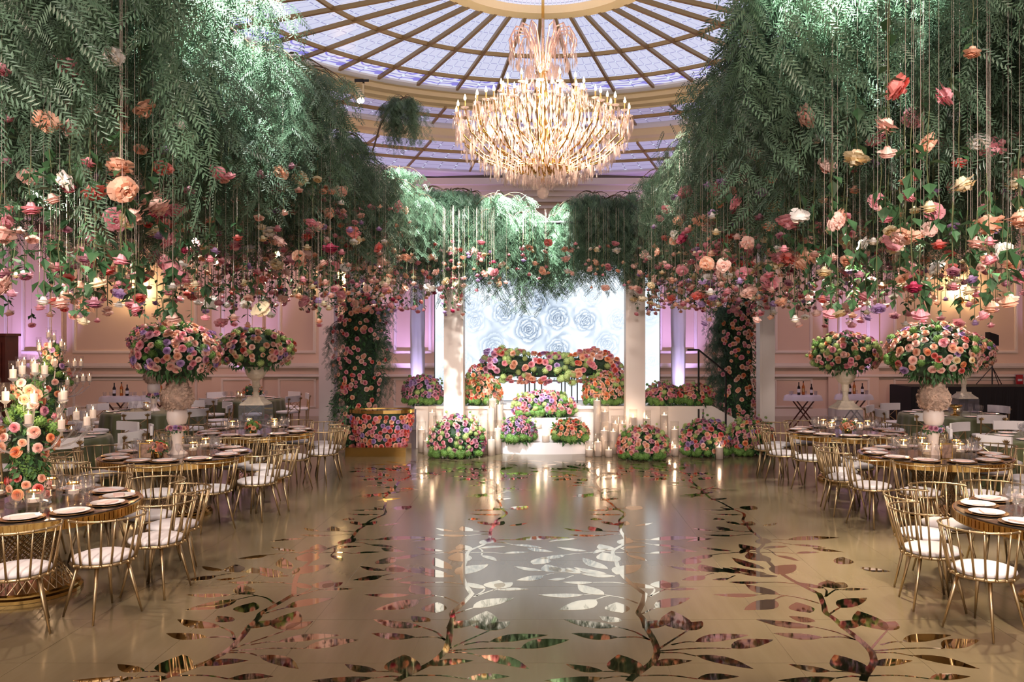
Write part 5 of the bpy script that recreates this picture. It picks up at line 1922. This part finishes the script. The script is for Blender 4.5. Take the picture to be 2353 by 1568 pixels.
# crown of curled rose-glass arms
for k in range(16):
    a = 2 * PI * k / 16
    c, s = math.cos(a), math.sin(a)
    pts = [(c * rr, s * rr, zz - z0) for rr, zz in ((.06, cz(165)), (.14, cz(110)), (.26, cz(72)), (.42, cz(70)), (.5, cz(92)), (.46, cz(118)))]
    ob('crown_arm', MB().tube(pts, [.016, .015, .014, .013, .011, .008], 6).mesh('crown_arm', M_PINKG, True), ch)
    for j in range(10):
        u = crr.uniform(.3, 1)
        i = min(4, int(u * 5))
        p = Vector(pts[i]).lerp(Vector(pts[i + 1]), u * 5 - i)
        drop(tuple(p), crr.uniform(.1, .2), .015)
        if j % 2:
            drop((p.x * .8, p.y * .8, p.z - .2), .12, .015)
for r, zt in ((.5, cz(124)), (.38, cz(140)), (.24, cz(150))):
    for k in range(40):
        a = 2 * PI * k / 40
        drop((math.cos(a) * r, math.sin(a) * r, zt - z0), crr.uniform(.12, .2), .016)
ob('crystal_drops', crys.mesh('crystal_drops', M_CRYS), ch, kind='stuff')
for (dx, dz_, pw) in ((0, cz(250), 70), (.7, cz(300), 48), (-.7, cz(300), 48), (0, cz(190), 34), (.35, cz(350), 44), (-.35, cz(350), 44)):
    light('POINT', 'chandelier_light', (CHX + dx, CHY - .5 if dx == 0 else CHY, dz_), pw, (1.0, .80, .64), .12)

# ================================================================== WALL LAMPS, TRACK SPOT, SERVICE PIECES
ME_SHADEF = MB().lathe([(.01, 0), (.016, .02), (.018, .04), (.008, .08), (.001, .1)], 8, cap=False).mesh('bulb', emitter('sconce_bulb', (1, .66, .3, 1), 40), True)


def sconce(x, z, label, y=BACK - .02):
    t = thing('wall_sconce', label, 'wall lamp', (x, y, z), 0, 'brass wall sconces')
    ob('backplate', MB().lathe([(.01, -.02), (.09, -.02), (.1, 0), (.01, 0)], 14).mesh('backplate', M_GOLDD), t, (0, -.001, 0), (PI / 2, 0, 0))
    for s in (-1, 0, 1):
        pts = [(0, -.03, -.02), (s * .14, -.14, -.1), (s * .26, -.2, -.02), (s * .27, -.22, .08)]
        a = ob('arm', MB().tube(pts, .012, 6).mesh('arm', M_GOLDD, True), t)
        ob('bulb', ME_SHADEF, t, (s * .27, -.22, .16))
        ob('candle_tube', MB().tube([(s * .27, -.22, .08), (s * .27, -.22, .16)], .014, 6).mesh('candle_tube', M_WAX), t)
    dr = MB()
    for k in range(12):
        a = 2 * PI * k / 12
        dr.leaf((.12 * math.cos(a), -.12 + .06 * math.sin(a), -.08), (0, 0, -1), (math.cos(a), math.sin(a), 0), .1, .025)
    ob('crystals', dr.mesh('crystals', M_CRYS), t, kind='stuff')
    light('POINT', 'sconce_light', (x, y - .25, z + .3), 45, (1.0, .68, .32), .08)


for (px, py, lab) in ((318, 690, 'brass wall sconce with lit bulbs behind the left hanging flowers'), (2208, 690, 'brass wall sconce with lit bulbs right of the hanging flowers'), (786, 668, 'brass wall sconce glowing behind the left climbing roses')):
    p = at(px, py, BACK - .05)
    sconce(p.x, p.z, lab)

# small chandelier of the far room seen through the right flowers
p = at(2118, 478, 20.0)
t = thing('small_chandelier', 'small glowing crystal chandelier behind the right hanging flowers', 'chandelier', tuple(p))
ob('rod', MB().tube([(0, 0, .2), (0, 0, 6.95 - p.z)], .015, 6).mesh('rod', M_GOLDD), t)
ob('body', MB().lathe([(.02, -.35), (.1, -.3), (.06, -.1), (.12, .0), (.05, .2), (.02, .3)], 12).mesh('body', M_GOLDD), t)
for k in range(10):
    a = 2 * PI * k / 10
    c, s = math.cos(a), math.sin(a)
    ob('arm', MB().tube([(0, 0, -.2), (c * .25, s * .25, -.26), (c * .42, s * .42, -.1), (c * .44, s * .44, .0)], .01, 5).mesh('arm', M_GOLDD), t)
    tb = ob('candle_tube', ME_CAND, t, (c * .44, s * .44, 0))
    ob('bulb', ME_BULB, tb)
crys = MB()
for k in range(160):
    a = crr.uniform(0, 6.28)
    r = crr.uniform(.05, .45)
    drop((math.cos(a) * r, math.sin(a) * r, crr.uniform(-.35, .3) * (1 - r)), .12, .018)
ob('crystal_drops', crys.mesh('crystal_drops', M_CRYS), t, kind='stuff')

# track spotlight on the cornice
p = at(826, 222, 16.6)
t = thing('track_spotlight', 'cream track spotlight hanging from the dome cornice', 'spotlight', tuple(p))
ob('mount', MB().box((-.09, -.05, .28), (.09, .05, .34)).box((.03, -.055, .28), (.2, -.045, .33)).mesh('mount', M_DARKM), t)
ob('bracket', MB().box((-.09, -.03, -.05), (-.07, .03, .28)).box((.07, -.03, -.05), (.09, .03, .28)).box((-.09, -.03, .26), (.09, .03, .28)).mesh('bracket', M_CORNICE), t)
hd = ob('lamp_head', MB().lathe([(.07, -.12), (.085, -.1), (.085, .16), (.06, .2)], 18).mesh('lamp_head', M_CORNICE, True), t, (0, 0, 0), (-.5, -.35, 0))
ob('lens', MB().lathe([(.005, -.125), (.075, -.122)], 18, cap=False).mesh('lens', emitter('spot_lens', (1, .96, .9, 1), 8)), hd)


# folding tray stands with bottles
def tray(px, py, Y, label, seed):
    p = floor_at(px, py)
    x, y = (px - CX) * Y / F, Y
    t = thing('tray_stand', label, 'tray stand', (x, y, 0), 0, 'folding wooden tray stands')
    for yy in (-.2, .2):
        for s in (-1, 1):
            ob('leg', MB().add(*([(-s * .3 - .018, yy - .015, .003), (-s * .3 + .018, yy - .015, .003), (-s * .3 + .018, yy + .015, .003), (-s * .3 - .018, yy + .015, .003),
                                  (s * .3 - .018, yy - .015 + .001 * s, .78), (s * .3 + .018, yy - .015, .78), (s * .3 + .018, yy + .015, .78), (s * .3 - .018, yy + .015, .78)],
                                 [(3, 2, 1, 0), (4, 5, 6, 7), (0, 1, 5, 4), (1, 2, 6, 5), (2, 3, 7, 6), (3, 0, 4, 7)])).mesh('leg', M_WOOD), t)
    for s in (-1, 1):
        ob('crossbar', MB().box((s * .3 - .015, -.2, .74), (s * .3 + .015, .2, .775)).mesh('crossbar', M_WOOD), t)
    return x, y


def bottle(x, y, z, h, colr, key, lab):
    t = thing('liquor_bottle', lab, 'bottle', (x, y, z), 0, 'liquor bottles on the tray stands')
    ob('body', MB().lathe([(.036, 0), (.038, .01), (.038, h * .6), (.014, h * .76), (.013, h * .95), (.012, h)], 12).mesh('body', mat('bottle_' + key, colr, .12), True), t)
    ob('label', MB().lathe([(.0388, h * .2), (.0388, h * .48)], 12, cap=False).mesh('label', M_LINEN if key != 'amber' else M_CHARGER), t)
    ob('cap', MB().lathe([(.0145, h * .9), (.0145, h * 1.01), (.01, h * 1.015)], 10).mesh('cap', M_DARKM), t)


for (px, Y, where) in ((1845, 21.0, 'by the right wall, left of the two'), (1962, 21.3, 'by the right wall behind the urn'), (276, 20.6, 'by the left wall'), (366, 20.9, 'by the left wall behind the bouquet')):
    x, y = tray(px, 960, Y, f'folding mahogany tray stand {where}', px)
    tt = thing('serving_tray', f'cloth-covered serving tray on the stand {where}', 'tray', (x, y, .782), 0, 'cloth-covered serving trays')
    ob('tray', MB().lathe([(.02, 0), (.40, 0), (.44, .025), (.435, .025), (.39, .006), (.02, .006)], 28, sy=.7).mesh('tray', M_DARKM), tt)

    def wobt(a, k):
        return 1 + (.05 * math.sin(8 * a) if k > 1 else 0)
    ob('cloth', MB().lathe([(.02, .03), (.43, .03), (.47, .0), (.50, -.11)], 48, sy=.7, cap=False, wob=wobt).mesh('cloth', M_LINEN, True), tt)
    for k, (dx, h, c, key) in enumerate(((-.12, .32, lin(28, 20, 22), 'dark'), (.02, .34, lin(176, 96, 40), 'amber'), (.2, .28, lin(40, 18, 26), 'wine'))):
        word = {'dark': 'dark wine bottle', 'amber': 'amber spirit bottle', 'wine': 'short dark red bottle'}[key]
        bottle(x + dx, y - .05 + .08 * (k % 2), .8135, h, c, key, f'{word} on the tray {where}')
    for k in range(5):
        tag(ob('tumbler', ME_TUMB, None, (x + (-.34, -.26, .3, .34, .1)[k], y + (-.08, .06, -.08, .06, .12)[k], .8125)), f'clear tumbler on the tray {where}', 'glass', f'tumblers on the tray {where}')

# black-draped table, studio light, alarm
x0 = at(2080, 900, 21.5)
t = thing('draped_riser', 'long black-draped riser along the right wall', 'riser', (12.6, 22.2, 0))


def pleat(n, x0, x1, y, z0, z1):
    mb = MB()
    vs, fs = [], []
    for i in range(n + 1):
        xx = x0 + (x1 - x0) * i / n
        vs += [(xx, y + .03 * math.sin(i * 1.3), z0), (xx, y, z1)]
    for i in range(n):
        fs.append((2 * i, 2 * i + 2, 2 * i + 3, 2 * i + 1))
    return mb.add(vs, fs)


ob('deck', MB().box((-3.0, -.55, .92), (4.3, .8, .98)).mesh('deck', M_BLACK), t)
ob('drape', pleat(120, -3.0, 4.3, -.57, .003, .97).mesh('drape', M_BLACK), t)
ob('end_drape', MB().box((-3.02, -.55, .003), (-2.98, .8, .97)).mesh('end_drape', M_BLACK), t)
p = at(2280, 778, 22.6)
t = thing('softbox_light', 'black studio light with flared hood on a stand behind the right bouquet', 'studio light', (p.x, 22.6, .98))
hz = p.z - .98
ob('pole', MB().tube([(0, 0, .02), (0, 0, hz - .1)], .018, 6).mesh('pole', M_DARKM), t)
for k in range(3):
    a = 2 * PI * k / 3 + .5
    ob('leg', MB().tube([(0, 0, .5), (math.cos(a) * .4, math.sin(a) * .35, .01)], .012, 5).mesh('leg', M_DARKM), t)
ob('hood', MB().add([(-.12, -.1, .17), (-.12, -.1, -.17), (-.12, .14, -.17), (-.12, .14, .17), (.14, -.08, .09), (.14, -.08, -.2), (.14, .1, -.2), (.14, .1, .09)],
                    [(0, 1, 2, 3), (7, 6, 5, 4), (0, 4, 5, 1), (1, 5, 6, 2), (2, 6, 7, 3), (3, 7, 4, 0)]).mesh('hood', M_BLACK), t, (0, 0, hz))
p = at(2333, 872, BACK)
t = thing('fire_alarm', 'small red fire alarm pull in a clear cover on the right wall', 'fire alarm', (p.x, BACK - .19, p.z))
ob('cover', MB().box((-.13, -.1, -.17), (.13, .0, .17)).mesh('cover', M_ACRYL), t)
ob('pull_box', MB().box((-.1, -.06, -.14), (.08, -.005, .14)).mesh('pull_box', M_RED), t)
ob('pull_handle', MB().box((-.07, -.075, -.04), (.05, -.06, .02)).mesh('pull_handle', M_WHITEP), t)
# dark cabinet at the left edge
p = at(10, 900, 20.0)
t = thing('wooden_cabinet', 'dark wooden panelled cabinet at the left edge by the wall', 'cabinet', (p.x - .15, 20.0, 0))
ob('body', MB().box((-.5, -.2, .003), (.3, .3, 2.3)).mesh('body', M_WOOD), t)
for z in (.15, 1.25):
    d = ob('door_panel', MB().box((-.42, -.225, z), (.22, -.2, z + .9)).mesh('door_panel', M_WOOD), t)
ob('top_moulding', MB().box((-.54, -.24, 2.3), (.34, .34, 2.36)).mesh('top_moulding', M_WOOD), t)
